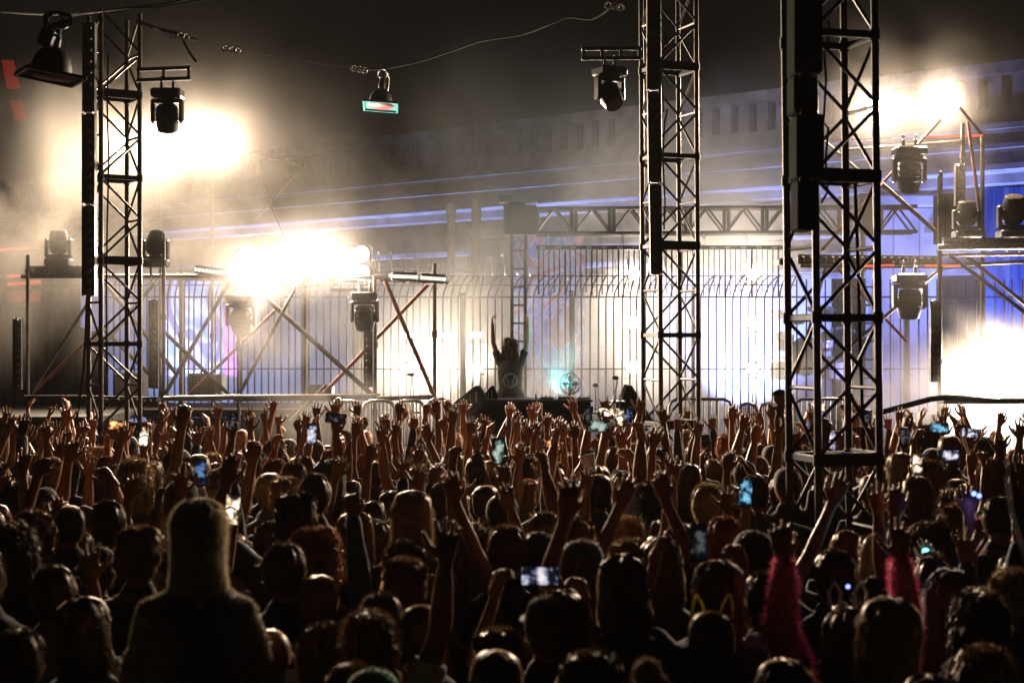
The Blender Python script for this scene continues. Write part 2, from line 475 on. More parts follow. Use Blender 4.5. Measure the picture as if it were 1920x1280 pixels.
def vb(label, px, y0, y1, d, wpx, n, tilt=0):
    batten(label, at(px, y1, d), at(px + tilt, y0, d), wpx * d / F, n)
vb('long upright light strip, uppermost on the left truss tower', 168, 44, 212, 15.7, 19, 8, 1)
vb('upright light strip in the middle of the left truss tower', 168, 214, 383, 15.7, 20, 8)
vb('lowest upright light strip on the left truss tower', 168, 385, 555, 15.7, 20, 9)
vb('uppermost upright light strip on the middle truss tower', 1224, -30, 170, 15.5, 19, 10)
vb('upright light strip halfway up the middle truss tower', 1227, 172, 343, 15.5, 19, 9, -2)
vb('lowest upright light strip hanging on the middle truss tower', 1230, 345, 515, 15.5, 18, 9, -2)
vb('short upright light strip at the far left scaffold pole', 34, 596, 730, 20.8, 13, 10)
vb('upright light strip on the inner left scaffold pole', 289, 562, 728, 20.8, 15, 12)
vb('upright light strip before the slim pier on left scaffold', 691, 604, 726, 20.8, 14, 9)
vb('upright light strip low on the right scaffold post', 1752, 562, 716, 20.6, 14, 9)
vb('upright light strip high on the right scaffold', 1799, 308, 386, 21.2, 15, 5)
M['lens_lit'] = emit('lit_strip_lens', (1, .9, .75), 1.6)
def lit_lens(r):
    mb = MB(); R = Matrix.Rotation(math.pi / 2, 3, 'X')
    mb.lathe([(r, 0), (r, .02), (r * .9, .026), (r * .86, .012)], 20, R=R, m=0); mb.lathe([(r * .84, .008), (r * .5, .018), (.001, .02)], 20, R=R, m=1)
    return mb.mesh('lens', [M['lensring'], M['lens_lit']])
LIT = lit_lens(.037)
def hb(label, x0, y0, x1, y1, d, wpx, n, m='black'):
    batten(label, at(x0, y0, d), at(x1, y1, d), wpx * d / F, n, m=m, lens=LIT if m == 'white' else None)
hb('low level light strip along the bottom of left scaffold', 45, 750, 170, 750, 20.4, 15, 11)
hb('low level light strip behind the foot of left truss tower', 172, 750, 300, 753, 20.5, 14, 11)
hb('hazy level light strip on top pipe of far left scaffold', 48, 508, 165, 508, 21.2, 15, 9)
hb('level light strip under the platform behind nearest tower', 1495, 486, 1760, 489, 21.5, 15, 19)
hb('level light strip along the right platform edge below two moving lamps', 1768, 455, 1926, 455, 20.6, 15, 11)
hb('pale angled light strip at top of left scaffold', 366, 505, 432, 514, 21, 13, 10, 'white')
hb('pale light strip with round lenses, inner one right of the blinders', 733, 518, 784, 520, 21, 14, 9, 'white')
hb('pale light strip with round lenses at the outer end beside fence', 789, 521, 836, 524, 21, 14, 9, 'white')

# column speaker on nearest tower
t = Thing('column_speaker', 'big black stepped column speaker hung on nearest truss tower', 'speaker', at(1518, 430, 9.5))
def pxbox(x0, x1, y0, y1, d, dep, b=.012):
    a, c = at(x0, y1, d), at(x1, y0, d)
    mb = MB(); mb.bbox(((a.x + c.x) / 2, d + dep / 2, (a.z + c.z) / 2), (c.x - a.x, dep, c.z - a.z), b); return mb
t.part('cabinet', pxbox(1490, 1543, -40, 136, 9.5, .28), M['cab'], smooth=False)
t.part('cabinet', pxbox(1489, 1526, 139, 210, 9.52, .26), M['cab'], smooth=False)
t.part('cabinet', pxbox(1494, 1546, 213, 334, 9.5, .28), M['cab'], smooth=False)
t.part('cabinet', pxbox(1496, 1530, 337, 431, 9.5, .26), M['cab'], smooth=False)
for y in (137, 211, 335): t.part('bracket', pxbox(1500, 1522, y - 6, y + 8, 9.47, .025), M['truss_dark'], smooth=False)
mb = MB()
for i in range(26):
    y = -30 + i * 6.2
    a = at(1495, y, 9.49); c = at(1538, y, 9.49); mb.beam(a, c, .008, .006)
t.part('grille', mb, M['truss_dark'])
mb = MB(); mb.path([at(1552, 40, 9.9), at(1556, 60, 9.85), at(1545, 100, 9.85), at(1549, 150, 9.9), at(1544, 230, 9.9), at(1553, 240, 9.9), at(1548, 300, 9.9), at(1552, 360, 9.9), at(1540, 380, 9.95)], .008, 6)
single('power_cable', 'black cable looped beside the column speaker on nearest tower', 'cable', mb, M['rubber'])
mb = MB(); mb.path([at(1603, 330, 10.1), at(1606, 420, 10.1), at(1610, 520, 10.1), at(1612, 620, 10.1), at(1616, 740, 10.1), at(1620, 850, 10.1)], .011, 6)
single('power_cable', 'black cable running straight down inside nearest truss tower', 'cable', mb, M['rubber'])
mb = MB(); mb.path([at(203, 100, 16), at(201, 200, 16), at(204, 300, 16), at(201, 420, 16), at(199, 560, 16), at(200, 700, 16)], .009, 6)
single('power_cable', 'thin black cable running down the left truss tower', 'cable', mb, M['rubber'])
mb = MB(); mb.path([at(163, 556, 15.6), at(161, 620, 15.6), at(156, 700, 15.6), at(148, 760, 15.6), at(141, 800, 15.7)], .012, 6)
single('power_cable', 'black cable hanging from lowest strip of left tower to crowd', 'cable', mb, M['rubber'])
mb = MB(); mb.path([at(1242, 100, 15.6), at(1252, 85, 15.6), at(1247, 60, 15.6), at(1240, 130, 15.6), at(1244, 210, 15.6), at(1252, 205, 15.5), at(1246, 230, 15.6), at(1243, 300, 15.6), at(1247, 380, 15.6), at(1245, 430, 15.6)], .008, 6)
single('power_cable', 'kinked black cable strapped to the middle truss tower', 'cable', mb, M['rubber'])

# ---- lamp brackets and moving lamps
def ladder(label, px0, px1, y0, y1, d, n=1, tilt=0):
    t = Thing('lamp_bracket', label, 'bracket', at((px0 + px1) / 2, y1, d), 'ladder brackets on truss towers')
    w = 7 * d / F
    mb = MB(); mb.beam(at(px0, y0, d), at(px1, y0 - tilt, d), w, w); t.part('rail', mb, M['truss'])
    mb = MB(); mb.beam(at(px0, y1, d), at(px1, y1 - tilt, d), w, w); t.part('rail', mb, M['truss'])
    for i in range(n + 2):
        s = i / (n + 1); px = px0 + 4 + (px1 - px0 - 8) * s
        mb = MB(); mb.beam(at(px, y0 - tilt * s, d - .001), at(px, y1 - tilt * s, d - .001), w * .8, w * .8); t.part('crossbar', mb, M['truss'])
ladder('ladder bracket holding a moving lamp on the left truss tower', 256, 358, 131, 151, 16, 1, 4)
ladder('ladder bracket holding a moving lamp on the middle truss tower', 1090, 1203, 92, 110, 15.7, 2, 1)

def moving(label, px, py, wpx, d, hang=True, tilt=.0, group='moving head lamps', lens_on=None, yaw=0):
    """px,py: middle of the base"""
    c = at(px, py, d); k = wpx * d / F / .36; s = -1 if hang else 1
    t = Thing('moving_lamp', label, 'moving lamp', c, group)
    def q(x, y, z): 
        p = Matrix.Rotation(yaw, 3, 'Z') @ V((x, y, 0)); return c + V((p.x * k, p.y * k, s * z * k))
    RY = Matrix.Rotation(yaw, 3, 'Z')
    mb = MB(); mb.bbox(c, (.36 * k, .3 * k, .11 * k), .02 * k, RY); mb.bbox(q(0, 0, .07), (.2 * k, .2 * k, .03 * k), .01 * k, RY); t.part('base', mb, M['black'])
    mb = MB()
    for x in (-.17, .17): mb.bbox(q(x, 0, .21), (.05 * k, .13 * k, .29 * k), .02 * k, RY)
    mb.bbox(q(0, 0, .09), (.37 * k, .14 * k, .05 * k), .015 * k, RY); t.part('yoke', mb, M['black'])
    RH = RY @ Matrix.Rotation(tilt, 3, 'X')
    mb = MB(); prof = [(.03, -.17), (.09, -.165), (.125, -.13), (.135, -.05), (.14, .05), (.125, .13), (.115, .17), (.1, .175)]
    RH2 = RH if not hang else RH @ Matrix.Rotation(math.pi, 3, 'X')
    mb.lathe([(a * k, b * k) for a, b in prof], 24, q(0, 0, .29), RH2)
    for z in (-.09, -.03, .03): mb.lathe([(.142 * k, (z - .006) * k), (.147 * k, z * k), (.142 * k, (z + .006) * k)], 24, q(0, 0, .29), RH2)
    h = t.part('head', mb, M['black'])
    mb = MB(); mb.lathe([(.1 * k, .171 * k), (.098 * k, .181 * k), (.05 * k, .19 * k), (.001, .192 * k)], 20, q(0, 0, .29), RH2); t.part('lens', mb, M['lensoff'], h)
    mb = MB(); mb.bbox(q(0, -.151, 0), (.14 * k, .006 * k, .05 * k), .002, RY); t.part('display', mb, M['lensring'])
    for x in (-.07, .07):
        mb = MB(); mb.beam(q(x, 0, -.05), q(x, 0, -.15), .035 * k, .03 * k); mb.torus(q(x, 0, -.17), .034 * k, .01 * k, Matrix.Rotation(math.pi / 2, 3, 'Y'), 14, 6)
        t.part('clamp', mb, M['galv'])
moving('black moving lamp hanging head down from the left tower bracket', 314, 176, 56, 16, True, .2)
moving('black moving lamp with tilted head hanging from the middle tower bracket', 1143, 135, 55, 15.7, True, -.75, yaw=.5)
moving('moving lamp hanging under top of right scaffold in the haze', 1705, 285, 58, 20.9, True, .3)
moving('moving lamp with red lit display hanging under the right light strip', 1705, 522, 58, 20.7, True, .1)
moving('moving lamp standing on right platform beside the post', 1812, 440, 48, 20.8, False, .2)
moving('moving lamp standing against the blue wall on right platform', 1900, 440, 56, 21, False, .4)
moving('pale hazy moving lamp standing on the far left scaffold', 110, 492, 46, 21.2, False, .1)
moving('moving lamp standing on left scaffold behind the left tower', 292, 494, 46, 21, False, -.5)
moving('moving lamp hanging below the bright blinders beside pink mural', 452, 560, 52, 20.6, True, .6)
moving('moving lamp hanging below the blinders near the slim pier', 684, 555, 50, 20.6, True, .1)

# ---- dome lamps on the cable
def dome(label, px, py_top, wpx, d, tilt, roll, frame_m, size=None):
    k = wpx * d / F
    c = at(px, py_top, d); R = Matrix.Rotation(roll, 3, 'Y') @ Matrix.Rotation(tilt, 3, 'X') @ Matrix.Rotation(.5 if frame_m == 'black_met' else .06, 3, 'Z')
    t = Thing('dome_lamp', label, 'dome lamp', c - V((0, 0, k)), 'dome lamps hung on the overhead cable')
    def q(x, y, z): return c + R @ V((x, y, z))
    prof = [(.02 * k, 0), (.12 * k, -.03 * k), (.22 * k, -.1 * k), (.29 * k, -.2 * k), (.33 * k, -.33 * k), (.345 * k, -.48 * k), (.33 * k, -.485 * k)]
    mb = MB(); mb.lathe(prof, 32, c, R); dm = t.part('dome', mb, M['black_met'])
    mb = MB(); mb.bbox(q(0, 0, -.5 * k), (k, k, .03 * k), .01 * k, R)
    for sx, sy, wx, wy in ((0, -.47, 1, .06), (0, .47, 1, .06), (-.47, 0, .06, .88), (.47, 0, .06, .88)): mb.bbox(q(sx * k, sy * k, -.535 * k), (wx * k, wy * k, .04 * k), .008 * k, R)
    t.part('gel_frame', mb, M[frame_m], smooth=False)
    mb = MB(); mb.lathe([(.4 * k, -.5165 * k), (.36 * k, -.535 * k), (.2 * k, -.55 * k), (.001, -.552 * k)], 28, c, R); t.part('lens', mb, M['redlens'])
    mb = MB(); mb.lathe([(.1 * k, -.03 * k), (.105 * k, .12 * k), (.08 * k, .27 * k), (.04 * k, .3 * k)], 16, c, R); t.part('neck', mb, M['black'])
    mb = MB(); mb.torus(c + V((.02 * k, 0, .42 * k)), .13 * k, .025 * k, Matrix.Rotation(math.pi / 2, 3, 'X'), 20, 6)
    mb.path([q(.18 * k, 0, -.06 * k), q(.2 * k, 0, .3 * k), c + V((.12 * k, 0, .5 * k))], .012 * k, 6); t.part('hook', mb, M['steel'] if frame_m != 'black_met' else M['black'])
    return t
dome('large black dome lamp dangling from cable beside the left tower', 102, 86, 112, 11.5, -.06, .12, 'black_met')
dome('dome lamp with cyan lit square frame hanging in the night sky', 716, 166, 66, 19, -.14, .06, 'cyanlitframe')
t = Thing('cable_clamp', 'bulky black clamp with loops holding the large dome lamp', 'clamp', at(92, 86, 11.4))
mb = MB(); mb.bbox(at(88, 70, 11.4), (.1, .1, .14), .02, Matrix.Rotation(.35, 3, 'Y')); mb.bbox(at(118, 46, 11.4), (.11, .08, .06), .02, Matrix.Rotation(-.3, 3, 'Y')); t.part('jaw', mb, M['black'])
mb = MB(); mb.path([at(86, 62, 11.4), at(84, 30, 11.4), at(95, 24, 11.4), at(112, 24, 11.4), at(132, 30, 11.4), at(134, 44, 11.4), at(118, 52, 11.4), at(100, 44, 11.4), at(98, 62, 11.4), at(112, 72, 11.4), at(102, 88, 11.4)], .014, 6); t.part('safety_loop', mb, M['rubber'])

def rope(label, pts, r, m='rubber', name='overhead_cable', cat='cable', group=None, under=None):
    P = [at(*p) for p in pts]; Q = []
    for i in range(len(P) - 1):
        p0 = P[max(i - 1, 0)]; p1 = P[i]; p2 = P[i + 1]; p3 = P[min(i + 2, len(P) - 1)]
        for s in (0, .25, .5, .75):
            Q.append(.5 * ((2 * p1) + (p2 - p0) * s + (2 * p0 - 5 * p1 + 4 * p2 - p3) * s * s + (3 * p1 - p0 - 3 * p2 + p3) * s ** 3))
    Q.append(P[-1]); mb = MB(); mb.path(Q, r, 6)
    return single(name, label, cat, mb, M[m], group)
rope('thick black cable over the left tower top running up out of view', [(-40, 18, 10), (80, 27, 12), (170, 24, 15), (230, 17, 16), (300, 13, 16), (380, 0, 16), (440, -20, 16)], .009)
rope('second thick black cable sagging beside the first above left tower', [(130, 30, 14), (200, 20, 15.8), (260, 12, 16), (330, 4, 16), (400, -20, 16)], .01)
rope('black strap cable from left tower top to the shackle', [(262, 40, 16.2), (285, 50, 16.3), (300, 55, 16.4), (330, 63, 16.5), (348, 70, 16.6), (365, 74, 16.7)], .018, 'rubber')
rope('short frayed cable end dangling from the strap beside left tower', [(340, 66, 16.5), (348, 85, 16.5), (360, 106, 16.5), (369, 117, 16.5)], .013)
rope('thin steel wire stretched from left tower to the hanging dome lamp', [(365, 74, 16.7), (430, 90, 17.2), (520, 106, 18), (600, 119, 18.6), (662, 128, 19)], .005, 'rubber')
rope('pale rope rising from the hanging dome lamp to middle tower', [(655, 127, 19), (690, 131, 19), (720, 129, 19), (760, 122, 18.9), (800, 112, 18.8), (860, 92, 18.5), (905, 77, 18.2), (980, 65, 17.8), (1030, 47, 17.4), (1065, 33, 17.2), (1105, 37, 17), (1130, 27, 16.8), (1150, 10, 16.6), (1172, 2, 16.5), (1195, -10, 16.4)], .01, 'rope')
for lab, x, y, d in (('brass shackle midway along the thin wire beside left tower', 432, 91, 17.2), ('steel shackle beside the hanging dome lamp', 672, 128, 19), ('shackle where the pale rope leaves the top of view', 1150, 10, 16.6), ('shackle at the knotted strap beside the left tower', 335, 65, 16.5)):
    mb = MB(); c = at(x, y, d); Rm = Matrix.Rotation(1.4, 3, 'X')
    for i, dx in enumerate((-.05, .02, .07)): mb.torus(c + V((dx, 0, -.01 * i)), .035, .011, Rm, 14, 6)
    single('shackle', lab, 'shackle', mb, M['steel'], 'shackles on the overhead rigging')

# ---- scaffolds
def scaffold(name, label, poles, group=None):
    """poles: (x0,y0,x1,y1,d,r,mat)"""
    P = [at(p[0], p[1], p[4]) for p in poles]
    t = Thing(name, label, 'scaffold', (sum(p.x for p in P) / len(P), poles[0][4], 0), group)
    for x0, y0, x1, y1, d, r, m, nm in poles:
        a, b = at(x0, y0, d), at(x1, y1, d)
        if y1 > 790: b.z = .0
        mb = MB(); mb.tube(a, b, r, 8)
        if nm == 'upright':
            for q in (.25, .5, .75): mb.tube(a.lerp(b, q) - V((0, 0, .04)), a.lerp(b, q) + V((0, 0, .04)), r * 1.5, 8)
        t.part(nm, mb, M[m])
    return t
u, h, b_ = 'upright', 'ledger', 'brace'
scaffold('scaffold', 'wide steel tube scaffold carrying the blinders on the left', [
    (52, 478, 52, 800, 20.9, .024, 'scaf', u), (307, 450, 307, 800, 20.9, .026, 'scaf', u), (447, 520, 447, 800, 21, .024, 'scaf', u), (703, 520, 703, 800, 21, .026, 'scaf', u), (815, 494, 815, 800, 21.1, .026, 'scaf', u),
    (340, 505, 340, 800, 22.6, .03, 'scaf', u), (572, 520, 572, 800, 22.6, .03, 'scaf', u),
    (307, 747, 452, 744, 20.7, .034, 'scaf', h), (440, 746, 712, 744, 20.95, .045, 'truss', h), (706, 747, 812, 744, 20.8, .03, 'scaf', h), (40, 518, 440, 517, 21.2, .028, 'scaf', h), (430, 520, 720, 520, 21.2, .028, 'scaf', h), (712, 524, 840, 530, 21.2, .024, 'scaf', h), (250, 520, 430, 524, 22.6, .03, 'rust', h),
    (58, 738, 166, 566, 20.85, .023, 'scaf', b_), (62, 736, 190, 612, 21.3, .02, 'rust', b_), (310, 738, 432, 526, 20.85, .027, 'scaf', b_), (308, 622, 432, 742, 21.2, .027, 'truss', b_), (450, 736, 556, 536, 20.85, .024, 'scaf', b_), (484, 545, 702, 744, 21.15, .032, 'truss', b_), (352, 742, 520, 578, 21.4, .022, 'rust', b_), (606, 738, 802, 534, 21.4, .026, 'rust', b_), (722, 526, 814, 742, 20.9, .028, 'rust', b_),
    (186, 610, 300, 720, 22.6, .03, 'truss', b_), (200, 640, 290, 530, 22.6, .03, 'truss', b_), (196, 530, 330, 700, 22.8, .03, 'truss', b_), (545, 790, 612, 722, 21.6, .03, 'truss', b_)])
scaffold('lamp_mast', 'thin braced tube mast carrying the three high left lamps', [
    (300, 285, 300, 800, 24.3, .024, 'scaf', u), (398, 285, 398, 800, 24.3, .024, 'scaf', u), (215, 288, 415, 284, 24.3, .024, 'scaf', h), (462, 290, 570, 311, 24.3, .016, 'rust', b_), (470, 300, 545, 470, 24.4, .013, 'rust', b_), (562, 318, 478, 412, 24.4, .014, 'rust', b_), (398, 286, 462, 290, 24.3, .016, 'scaf', h)])
scaffold('scaffold', 'steel tube scaffold holding platform and lamps on the right', [
    (1762, 330, 1762, 840, 20.9, .03, 'scaf', u), (1805, 232, 1805, 470, 21.4, .028, 'truss', u), (1842, 250, 1842, 840, 21.8, .03, 'scaf', u),
    (1758, 464, 1930, 462, 20.5, .04, 'scaf', h), (1765, 478, 1930, 476, 21.2, .026, 'truss', h), (1500, 498, 1765, 500, 21.6, .026, 'truss', h), (1580, 282, 1845, 262, 22, .024, 'truss', h), (1765, 498, 1930, 490, 21.6, .026, 'truss', h),
    (1815, 228, 1846, 470, 21.2, .026, 'rust', b_), (1798, 200, 1840, 252, 21.1, .02, 'steel', b_), (1654, 345, 1764, 442, 21, .03, 'scaf', b_), (1764, 224, 1540, 470, 21.5, .022, 'rust', b_), (1778, 476, 1940, 600, 20.9, .028, 'scaf', b_), (1810, 478, 1940, 585, 21.4, .028, 'truss', b_), (1758, 508, 1536, 700, 21.2, .024, 'scaf', b_), (1568, 500, 1700, 640, 22, .02, 'rust', b_), (1540, 260, 1640, 345, 22, .02, 'scaf', b_), (1548, 500, 1495, 700, 22, .022, 'rust', b_)])

# neon red strips
M['neon'] = emit('red_neon_glow', (1, .07, .02), 2.2)
M['neon_far'] = emit('far_red_glow', (1, .1, .04), .6)
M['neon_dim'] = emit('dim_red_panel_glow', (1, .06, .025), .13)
def redstrip(label, x0, y0, x1, y1, d, wpx, m='neon', slant=0):
    w = wpx * d / F
    t = Thing('red_light_strip', label, 'light strip', at((x0 + x1) / 2, max(y0, y1), d), 'red glowing strips on scaffold and far wall')
    mb = MB(); mb.beam(at(x0, y0, d), at(x1, y1, d), w, .03, V((0, 0, 1))); t.part('tube', mb, M[m], smooth=False)
    mb = MB(); mb.beam(at(x0, y0, d + .004) + V((0, .035, 0)), at(x1, y1, d + .004) + V((0, .035, 0)), w * 1.3, .03, V((0, 0, 1))); t.part('holder', mb, M['black'], smooth=False)
redstrip('longest bright red strip across top of the right scaffold', 1728, 258, 1842, 254, 21.5, 3)
redstrip('short red strip seen between chords of the nearest tower', 1560, 262, 1672, 259, 22.5, 3, 'neon_dim')
redstrip('red strip below the level light strip beside nearest tower', 1610, 499, 1676, 497, 21.4, 3)
redstrip('red strip below the light strip beside the right scaffold post', 1734, 498, 1800, 498, 21.4, 3)
redstrip('faint red strip along the platform under blue wall', 1800, 477, 1925, 476, 21.05, 2, 'neon_dim')
redstrip('upper orange red bar glowing at the far left', -10, 469, 58, 465, 27, 4.5, 'neon_far')
redstrip('middle orange red bar at far left behind scaffold pole', 12, 518, 42, 516, 27, 5, 'neon_far')
redstrip('lower orange red bar at far left behind scaffold pole', 14, 533, 76, 528, 27, 7, 'neon_far')
def redpanel(label, q, d):
    P = [at(x, y, d) for x, y in q]
    c = sum(P, V((0, 0, 0))) / 4
    t = Thing('red_banner', label, 'banner', (c.x, d, min(p.z for p in P)), 'glowing red banners at far left')
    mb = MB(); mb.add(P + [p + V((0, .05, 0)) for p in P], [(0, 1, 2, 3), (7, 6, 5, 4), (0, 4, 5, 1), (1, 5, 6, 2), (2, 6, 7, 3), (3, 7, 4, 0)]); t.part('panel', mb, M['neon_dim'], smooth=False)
    mb = MB(); mb.tube(P[0] + V((-.05, .03, .03)), P[1] + V((.05, .03, .03)), .02); t.part('top_bar', mb, M['truss'])
redpanel('upper slanted red banner at the far left below dome lamp', [(3, 113), (24, 113), (37, 166), (13, 166)], 27)
redpanel('lower slanted red banner at the far left beside tower', [(18, 190), (40, 190), (50, 226), (28, 226)], 27)
redpanel('faded red checked banner low at the far left', [(16, 546), (75, 546), (75, 566), (18, 566)], 27.5)

# ---- centre truss
def htruss(label, x0, x1, y0, y1, d, nb):
    t = Thing('beam_truss', label, 'truss', at((x0 + x1) / 2, y1, d))
    dep = (y1 - y0) * d / F * .9
    for y in (y0, y1):
        for dd in (0, dep):
            a, b = at(x0, y, d), at(x1, y - 4, d); a.y += dd; b.y += dd
            mb = MB(); mb.tube(a, b, .03, 8); t.part('chord', mb, M['truss'])
    for i in range(nb):
        s0 = x0 + (x1 - x0) * i / nb; s1 = x0 + (x1 - x0) * (i + 1) / nb; sm = (s0 + s1) / 2
        for dd in (0, dep):
            o = V((0, dd, 0))
            mb = MB(); mb.tube(at(s0, y1 - 2, d) + o, at(sm, y0 - 2, d) + o, .018, 6); t.part('brace', mb, M['truss'])
            mb = MB(); mb.tube(at(sm, y0 - 2, d) + o, at(s1, y1 - 2, d) + o, .018, 6); t.part('brace', mb, M['truss'])
        mb = MB()
        for e in (-4, 4): mb.tube(at(s0 + e, y0 - 2, d), at(s0 + e, y1 - 2, d), .03, 6)
        t.part('joint_frame', mb, M['truss'])
htruss('long level box truss spanning the main stage before the bridge', 1004, 1720, 391, 438, 25.6, 10)
t = Thing('truss_tower', 'dark truss leg with sleeve block holding left end of the stage truss', 'truss', at(985, 870, 25.6))
t.part('sleeve_block', pxbox(944, 1006, 384, 440, 25.4, .5), M['truss_dark'], smooth=False)
t.part('head_block', pxbox(936, 1008, 366, 379, 25.4, .4), M['conc2'], smooth=False)
t.part('pulley', pxbox(954, 984, 378, 386, 25.45, .3), M['truss_dark'], smooth=False)
for px in (960, 985):
    for dy in (0, .35):
        mb = MB(); a = at(px, 438, 25.5); a.y += dy; b = V((a.x, a.y, .86)); mb.beam(a, b, .05, .05); t.part('chord', mb, M['truss'])
for i in range(9):
    y = 470 + i * 34
    mb = MB(); mb.beam(at(960, y, 25.5), at(985, y, 25.5), .03, .035); t.part('rung', mb, M['truss'])
t = Thing('truss_tower', 'truss leg holding right end of the stage truss behind nearest tower', 'truss', at(1630, 870, 25.6))
t.part('sleeve_block', pxbox(1612, 1644, 362, 440, 25.4, .5), M['truss_dark'], smooth=False)
for px in (1616, 1640):
    mb = MB(); a = at(px, 438, 25.5); mb.beam(a, V((a.x, a.y, .0)), .05, .05); t.part('chord', mb, M['truss'])
for i in range(9):
    mb = MB(); mb.beam(at(1616, 470 + i * 34, 25.5), at(1640, 470 + i * 34, 25.5), .03, .035); t.part('rung', mb, M['truss'])
t = Thing('steel_column', 'tall dark steel column with bolt holes left of the stage truss', 'column', at(892, 800, 29))
mb = pxbox(888, 898, 372, 800, 29, .14); t.part('web', mb, M['truss'], smooth=False)
mb = pxbox(884, 902, 372, 800, 29.14, .03); t.part('flange', mb, M['truss_dark'], smooth=False)

# hanging LED mesh curtain
t = Thing('led_curtain', 'see-through hanging mesh curtain on chains under the stage truss', 'curtain', at(1230, 560, 26))
t.part('header_bar', pxbox(1005, 1470, 460, 468, 25.7, .06), M['black'], smooth=False)
for i in range(16):
    px = 1012 + i * 29
    t.part('clip', pxbox(px, px + 10, 462, 466, 25.69, .012, .002), M['galv'], smooth=False)
for i in range(46):
    px = 1008 + i * 10
    t.part('strip', pxbox(px, px + (2.2 if i % 5 else 3.4), 468, 552 + 5 * math.sin(i * 1.3), 25.72, .01, .002), M['truss_dark'], smooth=False)
for px in (1028, 1076, 1122, 1168, 1240, 1320, 1400):
    t2 = MB()
    for i in range(6):
        t2.torus(at(px, 441 + i * 3.4, 25.72), .02, .006, Matrix.Rotation(math.pi / 2, 3, 'X') if i % 2 else Matrix.Rotation(math.pi / 2, 3, 'Y'), 10, 5)
    t.part('chain', t2, M['steel'])

# ---- lit white fabric skirting at right, made to glow, and its black lintel
M['screen'] = emit('white_skirting_glow', (1, .93, .82), 3.0)  # emission stands for overexposed white cloth
t = Thing('glowing_skirting', 'low white fabric skirting made to glow, under black edge at the right', 'screen', at(1850, 850, 20.4))
t.part('skirting_face', pxbox(1774, 1990, 758, 920, 20.4, .04), M['screen'], smooth=False)
t.part('black_edge', pxbox(1770, 1994, 746, 757, 20.3, .3), M['black'], smooth=False)
mb = MB(); mb.path([at(1655, 772, 20.1), at(1700, 760, 20.1), at(1745, 748, 20.1), at(1770, 745, 20.1), at(1800, 746, 20.2), at(1850, 751, 20.2), at(1940, 752, 20.2)], .035, 8)
single('air_duct', 'long dark hose sagging in haze towards the white skirting', 'hose', mb, M['rubber'])
t = Thing('speaker_stack', 'small pale stack in haze left of the white skirting', 'speaker', at(1756, 840, 21))
t.part('cabinet', pxbox(1746, 1762, 776, 860, 21, .4), M['truss'], smooth=False)
t.part('cabinet', pxbox(1744, 1764, 862, 940, 21, .4), M['truss'], smooth=False)
t = Thing('speaker_stack', 'tall framed cabinet stack at right scaffold beside the blue wall', 'speaker', at(1780, 455, 21.6))
t.part('cabinet', pxbox(1764, 1800, 362, 455, 21.6, .4), M['cab'], smooth=False)
mb = MB()
for i in range(6): mb.beam(at(1770 + i * 5, 368, 21.58), at(1770 + i * 5, 450, 21.58), .012, .012)
t.part('grille', mb, M['truss']); t.part('handle', pxbox(1762, 1768, 320, 362, 21.7, .05), M['truss_dark'], smooth=False)
t = Thing('junction_box', 'small black box on the end of right light strip', 'box', at(1468, 497, 21.5))
t.part('case', pxbox(1461, 1476, 484, 497, 21.4, .15), M['black'], smooth=False); t.part('lid', pxbox(1463, 1474, 486, 495, 21.39, .012, .003), M['truss_dark'], smooth=False)

# ---- crowd barriers on stage
def barrier(label, x0, x1, y0, d, n, hgt=1.08):
    a, b = at(x0, y0, d), at(x1, y0, d)
    t = Thing('crowd_barrier', label, 'barrier', ((a.x + b.x) / 2, d, a.z - hgt), 'steel crowd barriers by the stage')
    z1 = a.z; z0 = a.z - hgt + .16; r = .1
    pts = [(a.x, d, z0), (a.x, d, z1 - r), (a.x + r * .3, d, z1 - r * .3), (a.x + r, d, z1), (b.x - r, d, z1), (b.x - r * .3, d, z1 - r * .3), (b.x, d, z1 - r), (b.x, d, z0)]
    mb = MB(); mb.path(pts, .021, 8, closed=True); t.part('frame', mb, M['galv'])
    for i in range(n):
        xx = a.x + (b.x - a.x) * (i + 1) / (n + 1)
        mb = MB(); mb.tube((xx, d, z0), (xx, d, z1), .009, 6); t.part('bar', mb, M['galv'])
    for xx in (a.x + .15, b.x - .15):
        mb = MB(); mb.path([(xx, d - .28, z0 - .155), (xx, d - .2, z0 - .1), (xx, d, z0), (xx, d + .2, z0 - .1), (xx, d + .28, z0 - .155)], .015, 6); t.part('foot', mb, M['galv'])
barrier('steel barrier, outermost of four left of the performer', 620, 678, 752, 20, 7)
barrier('steel barrier, second of four left of the performer', 682, 740, 751, 20.1, 7)
barrier('steel barrier, third of four left of the performer', 742, 796, 751, 20, 6)
barrier('reddish lit steel barrier closest to the tilted wedge speakers', 800, 846, 748, 20, 6)
barrier('wide hazy barrier right behind the middle truss tower', 1255, 1372, 748, 20.3, 8)
barrier('close barred barrier between two wide hazy ones', 1384, 1420, 756, 19.8, 9)
barrier('barrier with many bars left of nearest tower', 1423, 1478, 756, 19.9, 11)
barrier('hazy barrier seen through the nearest tower', 1490, 1600, 748, 20.4, 9)

